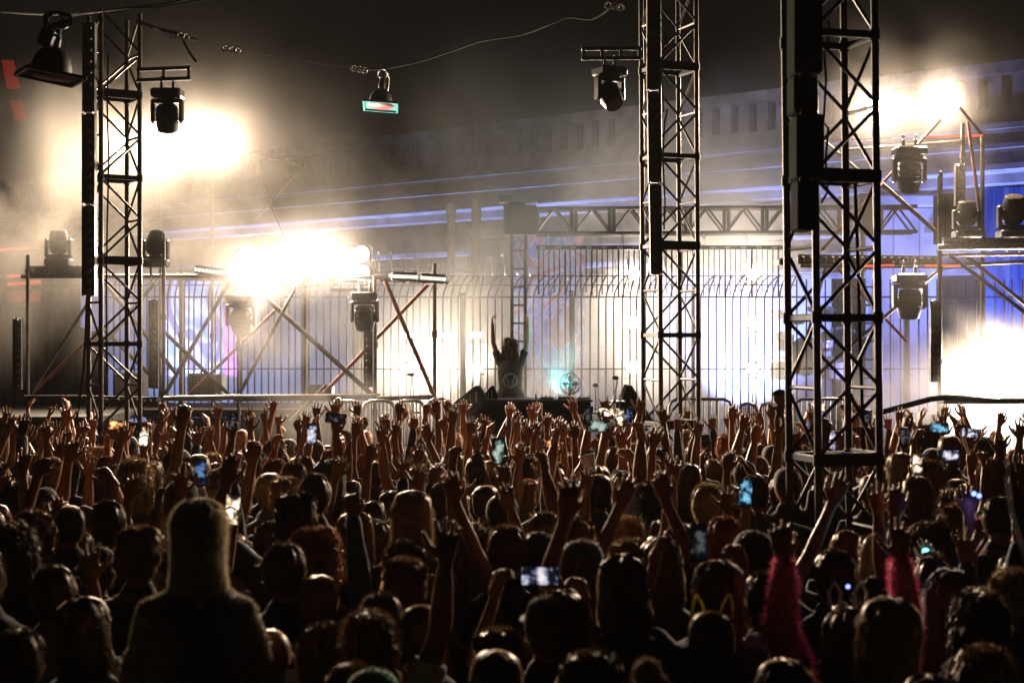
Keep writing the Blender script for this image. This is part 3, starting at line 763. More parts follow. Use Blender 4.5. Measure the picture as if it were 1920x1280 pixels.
# ---- performer table and gear
t = Thing('dj_table', 'long black draped table with mixing decks before the performer', 'table', at(995, 870, 22.3))
t.part('cloth_front', pxbox(884, 1108, 754, 876, 22.25, .06), M['cab'], smooth=False)
t.part('table_top', pxbox(880, 1112, 749, 754, 22.25, .9), M['black'], smooth=False)
def gear(name, label, x0, x1, y0, y1, d, dep, extra=None, cat='deck', m='black'):
    t = Thing(name, label, cat, at((x0 + x1) / 2, y1, d)); t.part('case', pxbox(x0, x1, y0, y1, d, dep, .008), M[m], smooth=False)
    mb = MB()
    n = max(2, int((x1 - x0) / 7))
    for i in range(n):
        c = at(x0 + (i + .5) * (x1 - x0) / n, y0, d); c.y += .1 + .1 * (i % 2); mb.lathe([(.012, 0), (.012, .02), (.009, .026)], 10, c)
    t.part('knob', mb, M['galv']); return t
gear('media_deck', 'black media deck on table left of the mixer', 1012, 1038, 745, 748.7, 22.4, .35)
gear('audio_mixer', 'black audio mixer with knobs in middle of the table', 1046, 1078, 744, 748.7, 22.4, .35, cat='mixer')
gear('media_deck', 'black media deck at the right end of the table', 1084, 1108, 745, 748.7, 22.4, .35)
def bottle(label, px, yb, d, hpx, m='glass'):
    c = at(px, yb, d); k = hpx * d / F
    t = Thing('bottle', label, 'bottle', c, 'bottles at the performer table')
    mb = MB(); mb.lathe([(.12 * k, 0), (.13 * k, .03 * k), (.13 * k, .55 * k), (.1 * k, .66 * k), (.05 * k, .75 * k), (.045 * k, .93 * k), (.04 * k, .94 * k)], 18, c); t.part('body', mb, M[m])
    mb = MB(); mb.lathe([(.055 * k, .93 * k), (.055 * k, k), (.04 * k, 1.01 * k)], 14, c); t.part('cap', mb, M['black'])
    mb = MB(); mb.lathe([(.132 * k, .15 * k), (.133 * k, .42 * k), (.131 * k, .425 * k)], 18, c); t.part('sticker', mb, M['redlens'] if m == 'glass' else M['white'])
bottle('tall dark bottle on front edge of the performer table', 1005, 749, 22.2, 14)
M['clear'] = mat('clear_plastic', (.6, .62, .65), .1, 0, .05)
bottle('clear water bottle left of a pair beside the table', 1153, 752, 22.3, 19, 'clear')
bottle('clear water bottle right of a pair beside the table', 1163, 752, 22.3, 19, 'clear')
t = Thing('side_table', 'small black stand under the two water bottles', 'table', at(1158, 870, 22.3))
t.part('top', pxbox(1143, 1174, 752, 756, 22.2, .35), M['black'], smooth=False)
mb = MB(); mb.tube(at(1158, 756, 22.37), at(1158, 880, 22.37), .025); t.part('leg', mb, M['black'])
t = Thing('desk_fan', 'round caged fan standing behind the table in cyan haze', 'fan', at(1069, 748, 23))
c = at(1069, 719, 23); RX = Matrix.Rotation(math.pi / 2 - .15, 3, 'X') @ Matrix.Rotation(.2, 3, 'Y')
mb = MB()
for rr, dy in ((.145, 0), (.15, .05), (.1, -.03), (.1, .08)): mb.torus(c + V((0, dy, 0)), rr, .006 if rr < .14 else .009, RX, 36, 6)
for i in range(16):
    a = i * math.pi / 8; e = RX @ V((math.cos(a) * .145, math.sin(a) * .145, 0)); mb.path([c + V((0, -.04, 0)) + e * .1, c + V((0, -.03, 0)) + e * .7, c + e], .0025, 4)
t.part('cage', mb, M['steel'])
mb = MB()
for i in range(4):
    Rb = RX @ Matrix.Rotation(i * math.pi / 2, 3, 'Z') @ Matrix.Rotation(.5, 3, 'X'); mb.ell(c + V((0, .02, 0)) + RX @ (Matrix.Rotation(i * math.pi / 2, 3, 'Z') @ V((.07, 0, 0))), (.06, .035, .006), 12, 6, Rb)
t.part('blade', mb, M['white'])
mb = MB(); mb.ell(c + V((0, .09, 0)), (.05, .07, .05)); mb.tube(c + V((0, .09, -.03)), at(1069, 748, 23) + V((0, .09, 0)), .02); mb.lathe([(.1, 0), (.1, .015), (.05, .03)], 20, at(1069, 748.5, 23) + V((0, .09, 0))); t.part('stand', mb, M['truss'])
def wedge(label, x0, x1, y0, y1, d, flip=1):
    a, b = at(x0, y1, d), at(x1, y0, d); w = b.x - a.x; hh = b.z - a.z
    t = Thing('floor_monitor', label, 'speaker', ((a.x + b.x) / 2, d, a.z), 'wedge speakers by the performer table')
    prof = [(0, 0), (w, 0), (w, hh * .35), (w * .8, hh), (w * .66, hh)]
    if flip < 0: prof = [(w - x, z) for x, z in prof][::-1]
    mb = MB(); vs = [(a.x + x, d + yy, a.z + z) for yy in (0, .5) for x, z in prof]; n = len(prof)
    mb.add(vs, [tuple(range(n)), tuple(range(2 * n - 1, n - 1, -1))] + [(i, i + n, (i + 1) % n + n, (i + 1) % n) for i in range(n)]); t.part('cabinet', mb, M['cab'], smooth=False)
    mb = MB()
    for i in range(2):
        q = .45 + i * .35; mb.beam((a.x + w * (.3 + .5 * q), d - .012, a.z + hh * .12), (a.x + w * (.3 + .5 * q), d - .012, a.z + hh * (.3 + .5 * q)), .012, .01)
    t.part('grille', mb, M['galv']); return t
wedge('large tilted wedge speaker left of the table', 848, 912, 724, 757, 21.9)
wedge('smaller wedge speaker between the large wedge and the performer', 898, 932, 724, 750, 22.6)
wedge('hazy grey wedge speaker behind the foot of middle tower', 1160, 1232, 722, 800, 23, -1)
t = Thing('speaker_box', 'square speaker box standing under the two wedge speakers', 'speaker', at(890, 870, 22)); t.part('cabinet', pxbox(850, 934, 758, 876, 22.6, .5), M['cab'], smooth=False)
mb = MB()
for i in range(10): mb.beam(at(856 + i * 8, 764, 22.59), at(856 + i * 8, 868, 22.59), .01, .008)
t.part('grille', mb, M['black_met'])
def stand(label, px, ytop, ybot, d, bend):
    t = Thing('microphone_stand', label, 'microphone stand', at(px, ybot, d), 'microphone stands on stage')
    mb = MB(); mb.path([at(px, ybot, d), at(px, ybot - (ybot - ytop) * .5, d), at(px + bend, ytop + 6, d), at(px + bend * .5, ytop, d)], .01, 6); t.part('pole', mb, M['steel'])
    mb = MB(); mb.ell(at(px + bend * .3, ytop, d), (.05, .03, .03)); t.part('microphone', mb, M['black'])
    mb = MB(); mb.lathe([(.13, 0), (.13, .02), (.02, .04)], 18, at(px, ybot, d)); t.part('foot', mb, M['black'])
stand('gooseneck microphone stand beside the two water bottles', 1152, 708, 775, 22.6, 6)
stand('slim straight stand in the haze right of the fan', 1117, 722, 775, 23.5, 0)
stand('short microphone stand on stage behind the left barriers', 769, 702, 775, 21.6, 3)
# drum kit, cabinets
t = Thing('drum_kit', 'drum kit in blue light behind the fence beside nearest tower', 'drum kit', at(1510, 870, 28))
for x, y, r, hh, tl in ((1510, 668, .28, .4, 1.2), (1470, 640, .16, .2, .5), (1545, 640, .16, .2, .5), (1560, 690, .22, .3, .2), (1462, 690, .2, .3, .2)):
    mb = MB(); mb.lathe([(r * .98, -hh / 2), (r, -hh / 2 + .02), (r, hh / 2 - .02), (r * .98, hh / 2)], 26, at(x, y, 28), Matrix.Rotation(tl, 3, 'X')); dr = t.part('drum', mb, M['clear'])
    mb = MB()
    for e in (-1, 1): mb.torus(at(x, y, 28) + Matrix.Rotation(tl, 3, 'X') @ V((0, 0, e * hh / 2)), r * 1.02, .012, Matrix.Rotation(tl, 3, 'X'), 26, 6)
    t.part('hoop', mb, M['steel'], dr)
for x, y, r in ((1462, 590, .24), (1540, 580, .26), (1488, 602, .2), (1580, 620, .22)):
    mb = MB(); mb.lathe([(r, 0), (r * .3, .02), (.03, .04), (.01, .042)], 26, at(x, y, 28), Matrix.Rotation(.35, 3, 'X')); cy = t.part('cymbal', mb, M['steel'])
    mb = MB(); mb.tube(at(x, y, 28), (at(x, y, 28).x, 28.1, .86), .01, 6); t.part('cymbal_stand', mb, M['steel'], cy)
mb = MB(); mb.bbox((at(1510, 0, 28).x, 28, .43), (1.6, 1.2, .86), .02); t.part('riser', mb, M['deck'], smooth=False)
t = Thing('equipment_cage', 'blue lit wire cage cabinet under the left mural', 'cabinet', at(374, 752, 24.4))
t.part('case', pxbox(351, 397, 700, 752, 24.4, .35), M['wall'], smooth=False)
mb = MB()
for i in range(11): mb.beam(at(353 + i * 4.2, 703, 24.38), at(353 + i * 4.2, 746, 24.38), .008, .008)
for i in range(10): mb.beam(at(352, 704 + i * 4.6, 24.37), at(396, 704 + i * 4.6, 24.37), .008, .008)
t.part('wire_grid', mb, M['truss_dark'])
for lab, x0, x1, y0 in (('dark flight case in haze behind the middle of the left scaffold', 568, 622, 722), ('pale flight case beside the wire cage cabinet', 399, 416, 702), ('boxy pale cabinet behind the left truss tower', 214, 268, 700)):
    t = Thing('flight_case', lab, 'case', at((x0 + x1) / 2, 752, 24.3), 'cases standing on the side stage')
    t.part('box', pxbox(x0, x1, y0, 752, 24.3, .4), M['truss'] if x0 > 500 else M['wall'], smooth=False)
    for yy in (y0 + 4, 748):
        mb = MB(); mb.beam(at(x0, yy, 24.28), at(x1, yy, 24.28), .02, .015); t.part('edge_trim', mb, M['galv'])
platform('side_stage', 'far left side stage deck under the low light strip', -8, -5.4, 20.9, 25.7, 1.72, 'skirt')
# dark drape far left
mb = MB(); n = 60; top = []; bot = []
for i in range(n + 1):
    c = at(-60 + i * 4.1, 560, 25); w = .05 * math.sin(i * 1.3) + .03 * math.sin(i * .5)
    top.append((c.x, 25.5 + w * .6, 3.5 - .012 * i)); bot.append((c.x, 25.5 + w, .05))
mb.add(top + bot + [(p[0], p[1] + .02, p[2]) for p in top + bot], [(i, i + 1, n + 2 + i, n + 1 + i) for i in range(n)] + [(2 * n + 2 + i, 3 * n + 3 + i, 3 * n + 4 + i, 2 * n + 3 + i) for i in range(n)])
single('stage_drape', 'dark pleated drape hanging behind the far left scaffold', 'drape', mb, M['skirt'])

# ================================================================ LIT LAMPS
M['hot'] = emit('lamp_glow', (1, .86, .66), 60)
M['hotw'] = emit('white_lamp_glow', (1, .92, .8), 40)
def blinder(label, px, py, d, w, hh, nx, ny, power, col=(1, .79, .58), size=155, hot='hot', to=None, group='blazing white stage lamps'):
    c = at(px, py, d)
    t = Thing('stage_lamp', label, 'stage lamp', c - V((0, 0, hh / 2)), group)
    mb = MB(); mb.bbox(c + V((0, .12, 0)), (w, .2, hh), .02); t.part('housing', mb, M['black_met'], smooth=False)
    r = min(w / nx, hh / ny) * .42
    for i in range(nx):
        for j in range(ny):
            mb = MB(); mb.lathe([(r, 0), (r * .8, .02), (r * .4, .03), (.001, .033)], 20, c + V(((i + .5) / nx * w - w / 2, .018, (j + .5) / ny * hh - hh / 2)), Matrix.Rotation(math.pi / 2, 3, 'X')); t.part('lens', mb, M[hot])
    mb = MB()
    for s in (-1, 1): mb.beam(c + V((s * (w / 2 + .012), .1, -hh * .7)), c + V((s * (w / 2 + .012), .1, .03)), .015, .05)
    mb.beam(c + V((-w / 2 - .02, .1, -hh * .7)), c + V((w / 2 + .02, .1, -hh * .7)), .05, .015); t.part('yoke', mb, M['black_met'], smooth=False)
    if power > 0: lamp(px, py, d, power * LP, col, size, max(w, hh) * .35, to, dy=-.08)
LP = .95; HAZE = .00012; SMOKE = True
blinder('brilliant white lamp, middle of the high left mast', 302, 266, 24.2, .34, .34, 1, 1, 3300, (1, .77, .53))
blinder('brilliant white lamp at outer right end of high left mast', 398, 262, 24.2, .34, .34, 1, 1, 3300, (1, .77, .53))
blinder('brilliant white lamp half hidden behind the left truss tower', 226, 272, 24.2, .3, .3, 1, 1, 2200, (1, .77, .53))
blinder('blazing blinder, first in the row on left scaffold', 478, 494, 21.4, .5, .46, 2, 2, 2000)
blinder('blazing blinder, second in the row on left scaffold', 540, 490, 21.4, .46, .46, 2, 2, 2000)
blinder('blazing blinder, third in the row on left scaffold', 598, 488, 21.4, .46, .46, 2, 2, 2000)
blinder('blazing blinder at the right end of row on left scaffold', 658, 494, 21.4, .54, .5, 2, 2, 2200)
blinder('brilliant high lamp crossed by the nearest truss tower chord', 1640, 199, 22.4, .3, .26, 1, 1, 3200, (1, .77, .53))
blinder('brilliant high lamp atop the right scaffold brace', 1766, 190, 22.2, .44, .26, 2, 1, 3300, (1, .77, .53))
blinder('blinding floor lamp drowned in smoke above the white skirting', 1888, 690, 22.5, .7, .7, 2, 2, 4200)
for x in (1188, 1411):
    for y, nm in ((514, 'top'), (604, 'middle'), (690, 'lowest')):
        blinder('white strobe lamp, ' + nm + ' of the column ' + ('behind the middle truss tower' if x < 1300 else 'between middle and nearest towers'), x, y, 28.5, .3, .24, 1, 1, 560, (1, .86, .7), hot='hotw')
for x, nm in ((768, 'far from'), (832, 'nearer to'), (893, 'closest to')):
    for y, r in ((628, 'upper'), (689, 'lower')):
        blinder(r + ' small white lamp ' + nm + ' the performer', x, y, 27.6, .24, .16, 2, 1, 700 if r == 'lower' else 0, (1, .84, .64), hot='hotw')
for i, (x, nm) in enumerate(((1180, 'left'), (1420, 'right'))):
    pass
# posts carrying the strobes
for x, lab in ((1188, 'slim pole carrying three strobes behind the middle tower'), (1411, 'slim pole carrying three strobes between the two right towers'), (768, 'slim pole carrying two small lamps far left of the performer'), (832, 'slim pole carrying two small lamps in front of the slim pier'), (893, 'slim pole carrying two small lamps next to broad pier')):
    d = 28.75 if x > 1000 else 27.85
    t = Thing('lamp_pole', lab, 'pole', at(x, 640, d) * 1, 'poles carrying white lamps'); 
    a = at(x, 505 if x > 1000 else 620, d); mb = MB(); mb.tube(a, (a.x, a.y, .02), .022); t.part('tube', mb, M['truss'])
    mb = MB(); mb.lathe([(.22, .0), (.22, .02), (.03, .04)], 18, (a.x, a.y, 0)); t.part('foot', mb, M['black'])
# wall and bridge washes (floor mounted wash lights behind the fence)
def wash(px, d, z, to, power, col, size=95, r=.15):
    p = V(((px - 960) / F * d, d, z)); return lamp(0, 0, 0, power, col, size, r, to=to, pos=p)
WH = (.86, .78, 1); BL = (.16, .26, 1); LB = (.4, .5, 1)
for px, pw, c in ((640, 420, WH), (800, 620, WH), (1120, 640, WH), (1380, 700, WH)):
    wash(px, 28.6, .35, at(px, 680, 33), pw * .13, c, 100)
for px, pw in ((290, 760), (460, 460)):
    wash(px, 28.2, 1.8, at(px, 580, 33), pw, LB, 110)
# blue uplights on the bridge
for X in (-13, -7, -1.5, 4, 9.5, 14.5):
    lamp(0, 0, 0, 4200 if X > -2 else 2400, (.2, .3, 1), 120, .2, to=B(X, .9, 5.6), pos=B(X, -.03, 1.2))
    lamp(0, 0, 0, 380, BL, 75, .2, to=B(X, -.1, 6.2), pos=B(X, -.32, 1.2))
    lamp(0, 0, 0, 1000, LB, 120, .2, to=B(X + 1, 1.5, 4.6), pos=B(X + 1, -.2, 1.2), blend=.4) if X < -3 else None
wash(1700, 27, 1.0, at(1700, 380, 31), 1500, (.3, .3, 1), 110)
wash(1880, 25.2, 2.2, at(1900, 430, 27.2), 420, BL, 90)
wash(1900, 25.2, .4, at(1900, 560, 27.2), 200, LB, 90)
wash(985, 28.3, 3.0, at(1030, 560, 30.2), 90, LB, 110)
# cyan glow on the performer table
lamp(0, 0, 0, 620, (.12, .8, .9), 110, .16, to=at(1130, 200, 22.6), pos=at(1045, 738, 23.1))
lamp(0, 0, 0, 1500, (1, .86, .72), 50, .15, to=B(3, 0, 7.1), pos=at(430, 262, 24.3))  # added spill spot by the left mast, brightens the bridge parapet
# dim warm night background
w = bpy.data.worlds.new('World'); SC.world = w; w.use_nodes = True
bg = w.node_tree.nodes['Background']; bg.inputs[0].default_value = (.9, .75, .6, 1); bg.inputs[1].default_value = .0022

# ---- haze
def vol(name, mb, dens, col=(1, .95, .9), g=.5, label=None, noise_scale=None, falloff=None):
    m = bpy.data.materials.new(name + '_air'); m.use_nodes = True; nt = m.node_tree; nt.nodes.clear()
    o = _n(nt, 'ShaderNodeOutputMaterial'); p = _n(nt, 'ShaderNodeVolumePrincipled')
    p.inputs['Color'].default_value = (*col, 1); p.inputs['Density'].default_value = dens; p.inputs['Anisotropy'].default_value = g
    nt.links.new(p.outputs[0], o.inputs['Volume']); m.cycles.volume_sampling = 'EQUIANGULAR'
    if noise_scale:
        tc = _n(nt, 'ShaderNodeTexCoord'); nz = _n(nt, 'ShaderNodeTexNoise'); nz.inputs['Scale'].default_value = noise_scale; nz.inputs['Detail'].default_value = 3.5; nz.inputs['Distortion'].default_value = .6
        nt.links.new(tc.outputs['Object'], nz.inputs['Vector'])
        mr = _n(nt, 'ShaderNodeMapRange'); mr.inputs[1].default_value = .43; mr.inputs[2].default_value = .66; mr.inputs[3].default_value = 0; mr.inputs[4].default_value = 1
        nt.links.new(nz.outputs[0], mr.inputs[0])
        ln = _n(nt, 'ShaderNodeVectorMath', operation='LENGTH')
        dv = _n(nt, 'ShaderNodeVectorMath', operation='DIVIDE'); dv.inputs[1].default_value = falloff
        nt.links.new(tc.outputs['Object'], dv.inputs[0]); nt.links.new(dv.outputs[0], ln.inputs[0])
        fo = _n(nt, 'ShaderNodeMapRange'); fo.interpolation_type = 'SMOOTHSTEP'; fo.inputs[1].default_value = 1; fo.inputs[2].default_value = .15; fo.inputs[3].default_value = 0; fo.inputs[4].default_value = dens
        nt.links.new(ln.outputs['Value'], fo.inputs[0])
        mu = _n(nt, 'ShaderNodeMath', operation='MULTIPLY'); nt.links.new(mr.outputs[0], mu.inputs[0]); nt.links.new(fo.outputs[0], mu.inputs[1])
        nt.links.new(mu.outputs[0], p.inputs['Density'])
    ob = single(name, label, None, mb, m, kind='stuff', smooth=False)
    return ob
mb = MB(); mb.box((0, 28, 8), (100, 74, 18.6)); vol('haze', mb, HAZE)
def smoke(px, py, d, rx, ry, rz, dens, label, sc=.55):
    c = at(px, py, d); mb = MB(); mb.ell(c, (rx, ry, rz), 20, 12)
    m = single('smoke', label, None, mb, M['black'], kind='stuff', smooth=False, loc=c)
    bpy.data.objects.remove(m)
    ob = vol('smoke', mb, dens, label=label, noise_scale=sc, falloff=(rx, ry, rz))
    me = ob.data; off = ob.location - c
    for v in me.vertices: v.co += off
    ob.location = c
    return ob
if SMOKE:
    smoke(820, 470, 27, 13, 5.5, 4.5, .21, 'broad thin smoke hanging over the whole stage and bridge', .33)
    smoke(290, 290, 23.6, 4.8, 2.4, 3.2, .016, 'bright smoke cloud wrapped round the three high left lamps')
    smoke(560, 455, 21.6, 2.8, 1.9, 1.8, .04, 'glowing smoke cloud over the row of blinders')
    smoke(60, 420, 21.5, 3.0, 1.6, 2.5, .16, 'drifting smoke bank at the far left scaffold')
    smoke(1270, 605, 27.9, 3.2, 1.5, 1.7, 0.05, 'white smoke behind the fence around the strobe poles')
    smoke(800, 650, 27.4, 1.7, 1.2, 1.2, 0.12, 'white smoke behind the fence around the small lamps')
    smoke(1690, 165, 22, 2.8, 1.6, 2.0, .03, 'smoke lit by the two high right lamps')
    smoke(1880, 680, 22.3, 2.2, 1.5, 1.3, 0.704, 'dense glowing smoke above the white skirting')
    x_ = .6  # small puffs added to give the high lamps a glow halo
    for x, y, d, nm in ((228, 272, 23.9, 'lamp behind the left tower'), (302, 266, 23.9, 'middle lamp of the high mast'), (398, 262, 23.9, 'outer lamp of the high mast'), (1640, 199, 22, 'lamp at the nearest tower edge'), (1766, 190, 21.8, 'lamp atop the right scaffold')):
        smoke(x, y, d, x_, .5, x_, .04, 'small added halo smoke puff round the ' + nm, 1.4)
    smoke(1740, 420, 19.9, 2.0, .9, 1.7, .05, 'hazy smoke veil before the right scaffold lamps')
    smoke(420, 600, 20, 2.6, .9, 1.2, .1, 'hazy smoke veil before the left scaffold braces')
    smoke(1720, 740, 21, 1.5, 1.2, .8, 0.32, 'low smoke between the nearest tower and white skirting', 1.0)
    smoke(650, 780, 20, 1.6, 1, .7, 0.224, 'thin smoke around the left crowd barriers', 1.0)
    smoke(862, 780, 21, .7, .5, .5, 0.12, 'thin smoke in front of the wedge speakers', 1.2)
    smoke(1045, 700, 23.2, 1.1, .7, .85, 0.5, 'small cyan lit smoke puff above the table', 1.2)
# ================================================================ PEOPLE
def obj_mat(name, rough, var, scale, sheen=0, bump=0.):
    return mat(name, (1, 1, 1), rough, 0, var, scale, bump, .5, True, sheen)
M['skin'] = obj_mat('skin', .4, .12, 18, .5)
_p = M['skin'].node_tree.nodes['Principled BSDF']; _p.inputs['Sheen Tint'].default_value = (1, .58, .26, 1); _p.inputs['Specular IOR Level'].default_value = .35; _p.inputs['Specular Tint'].default_value = (1, .68, .36, 1)
M['cloth'] = obj_mat('clothing_fabric', .9, .25, 14, .7, .3)
M['hair'] = obj_mat('hair_strands', .38, .35, 40, 1.0, .2)
_nt = M['hair'].node_tree; _p = _nt.nodes['Principled BSDF']; _o = [n for n in _nt.nodes if n.type == 'OUTPUT_MATERIAL'][0]
_t = _n(_nt, 'ShaderNodeBsdfTranslucent'); _m = _n(_nt, 'ShaderNodeMixShader'); _m.inputs[0].default_value = .22; _p.inputs['Sheen Tint'].default_value = (1, .62, .28, 1); _p.inputs['Specular Tint'].default_value = (1, .64, .3, 1); _p.inputs['Sheen Roughness'].default_value = .28
_src = _p.inputs['Base Color'].links[0].from_socket; _nt.links.new(_src, _t.inputs[0])
_nt.links.new(_p.outputs[0], _m.inputs[1]); _nt.links.new(_t.outputs[0], _m.inputs[2]); _nt.links.new(_m.outputs[0], _o.inputs[0])
M['fur'] = obj_mat('fluffy_fur', .6, .3, 30, 1.0, .2)
_nt = M['fur'].node_tree; _p = _nt.nodes['Principled BSDF']; _o = [n for n in _nt.nodes if n.type == 'OUTPUT_MATERIAL'][0]
_t = _n(_nt, 'ShaderNodeBsdfTranslucent'); _m = _n(_nt, 'ShaderNodeMixShader'); _m.inputs[0].default_value = .25
_src = _p.inputs['Base Color'].links[0].from_socket; _nt.links.new(_src, _t.inputs[0]); _nt.links.new(_src, _p.inputs['Sheen Tint'])
_nt.links.new(_p.outputs[0], _m.inputs[1]); _nt.links.new(_t.outputs[0], _m.inputs[2]); _nt.links.new(_m.outputs[0], _o.inputs[0])
M['denim'] = mat('dark_denim', (.03, .035, .05), .9, 0, .3, 30)
M['eye'] = mat('eye_white_and_iris', (.5, .48, .45), .15)
_dg = None
def fuse(mb, voxel, smooth=2, name='body', material=None, disp=0., dscale=9.):
    """grow one continuous skin over the overlapping volumes"""
    me = bpy.data.meshes.new('tmp'); me.from_pydata([tuple(p) for p in mb.v], [], mb.f)
    o = bpy.data.objects.new('tmp', me); COL.objects.link(o)
    r = o.modifiers.new('r', 'REMESH'); r.mode = 'VOXEL'; r.voxel_size = voxel; r.use_smooth_shade = True
    if smooth:
        s = o.modifiers.new('s', 'SMOOTH'); s.factor = .5; s.iterations = smooth
    dg = bpy.context.evaluated_depsgraph_get()
    out = bpy.data.meshes.new_from_object(o.evaluated_get(dg)); out.name = name
    bpy.data.objects.remove(o); bpy.data.meshes.remove(me)
    if disp:
        for v in out.vertices:
            v.co += v.normal * disp * noise.noise(V(v.co) * dscale)
    out.polygons.foreach_set('use_smooth', [True] * len(out.polygons))
    out.materials.clear(); out.materials.append(material)
    return out

def hand(mb, W, u, n, side, pose):
    """palm, four bent fingers and a thumb; u along the hand, n out of the palm, side: thumb direction sign along u x n"""
    u = u.normalized(); n = (n - u * n.dot(u)).normalized(); v = u.cross(n) * side
    mb.path([W - u * .03, W + u * .02, W + u * .06, W + u * .098], [.026, .03, .041, .04], 12, ref=v, ry=[.021, .019, .016, .013], round_=True)
    spread = {'open': .17 + .06 * math.sin(W.x * 91 + W.z * 57), 'loose': .1, 'relax': .07, 'grip': .03, 'fist': .0, 'point': .04, 'horns': .1, 'peace': .16, 'cup': .06}[pose]
    L = [.072, .082, .076, .059]
    for i in range(4):
        off = (.033, .011, -.011, -.031)[i]
        base = W + u * (.09 - .004 * abs(i - 1)) + v * off
        fan = (1.5 - i) * spread
        if pose == 'open': curl = (.03 + .1 * math.sin(W.z * 133 + i * 1.7), .08, .07)
        elif pose == 'loose': curl = (.15 + .08 * i, .18, .15)
        elif pose in ('relax',): curl = (.3 + .06 * i, .35, .25)
        elif pose == 'cup': curl = (.35, .55, .4)
        elif pose == 'grip': curl = (.5, .85, .5)
        elif pose == 'fist': curl = (1.35, 1.6, 1.0)
        elif pose == 'point': curl = (.08, .1, .05) if i == 0 else (1.3, 1.6, 1.0)
        elif pose == 'horns': curl = (.1, .12, .1) if i in (0, 3) else (1.3, 1.6, 1.0)
        else: curl = (.08, .1, .05) if i in (0, 1) else (1.3, 1.6, 1.0)
        d = (u * math.cos(fan) + v * math.sin(fan)).normalized()
        p = base - d * .012; pts = [p]; a = 0
        for s, fr in enumerate((.46, .3, .24)):
            a += curl[s]
            p = p + (d * math.cos(a) + n * math.sin(a)) * (L[i] + .012) * fr; pts.append(p)
        r0 = .0092 if i < 3 else .0082
        mb.path(pts, [r0 * 1.05, r0 * .98, r0 * .92, r0 * .8], 8, round_=True)
    t0 = W + u * .028 + v * .024
    if pose in ('open', 'peace', 'horns') and pose != 'peace':
        dirs = [(v * .75 + u * .6 + n * .2), (v * .6 + u * .8 + n * .1), (v * .5 + u * .85)]
    elif pose in ('relax', 'cup', 'loose'):
        dirs = [(v * .6 + u * .65 + n * .35), (v * .3 + u * .9 + n * .3), (u + n * .3)]
    elif pose == 'grip':
        dirs = [(v * .6 + u * .5 + n * .6), (v * .3 + u * .8 + n * .5), (u + n * .1)]
    else:
        dirs = [(v * .45 + u * .6 + n * .6), (-v * .3 + u * .6 + n * .5), (-v * .9 + u * .25 + n * .1)]
    pts = [t0]
    for dd, l in zip(dirs, (.045, .034, .028)): pts.append(pts[-1] + dd.normalized() * l)
    mb.path(pts, [.015, .012, .0105, .009], 8, round_=True)

L1, L2 = .285, .255
ARM = {  # right side: upper arm direction, forearm direction, hand direction, palm normal, hand pose, shoulder lift
    'down': ((.16, .02, -1), (.05, .3, -1), (0, .3, -1), (-1, 0, 0), 'relax', 0),
    'straight': ((.2, .1, 1), (.03, .1, 1), (.02, .12, 1), (0, 1, -.1), 'open', .045),
    'lean': ((.55, .25, .85), (.25, .2, 1), (.15, .1, 1), (0, 1, 0), 'open', .035),
    'inward': ((.5, .2, .85), (-.42, .15, .9), (-.3, .1, 1), (.1, 1, 0), 'loose', .035),
    'bent': ((.85, .25, .45), (-.1, .25, 1), (-.25, .3, 1), (-.2, 1, 0), 'loose', .02),
    'bentcup': ((.75, .3, .6), (-.25, .2, 1), (-.3, .5, .7), (0, 1, -.4), 'cup', .02),
    'fist': ((.3, .2, .95), (.05, .1, 1), (0, .1, 1), (-.3, 1, 0), 'fist', .04),
    'point': ((.3, .25, .9), (-.05, .15, 1), (-.1, .15, 1), (-.2, 1, 0), 'point', .04),
    'horns': ((.25, .15, 1), (.02, .1, 1), (0, .1, 1), (0, 1, 0), 'horns', .045),
    'peace': ((.35, .15, .9), (.05, .1, 1), (.05, .1, 1), (0, 1, 0), 'peace', .04),
    'clap': ((.38, .3, .88), (-.32, .2, .95), (-.12, .15, 1), (-1, .25, 0), 'relax', .045),
    'heart': ((.5, .3, .8), (-.45, .3, .85), (-.75, .2, .65), (-.2, .6, -.8), 'cup', .04),
    'phone': ((.3, .4, .9), (-.05, .25, 1), (0, .1, 1), (.0, -1, .1), 'grip', .04),
    'phone2': ((.42, .45, .8), (-.12, .35, .95), (-.05, .15, 1), (-.75, -.65, 0), 'grip', .04),
    'phonelow': ((.3, .75, .25), (-.28, .45, .9), (-.1, .1, 1), (-.75, -.65, 0), 'grip', .01),
    'perf': ((.3, .1, 1), (.04, .12, 1), (-.02, .1, 1), (-1, .25, 0), 'relax', .05),
    'coat': ((.2, .2, .7), (-.05, .2, 1), (.05, .2, 1), (0, 1, 0), 'open', .02),
    'rest': ((.25, .45, -.8), (-.55, .8, .1), (-.8, .5, .1), (0, 0, -1), 'relax', 0),
}
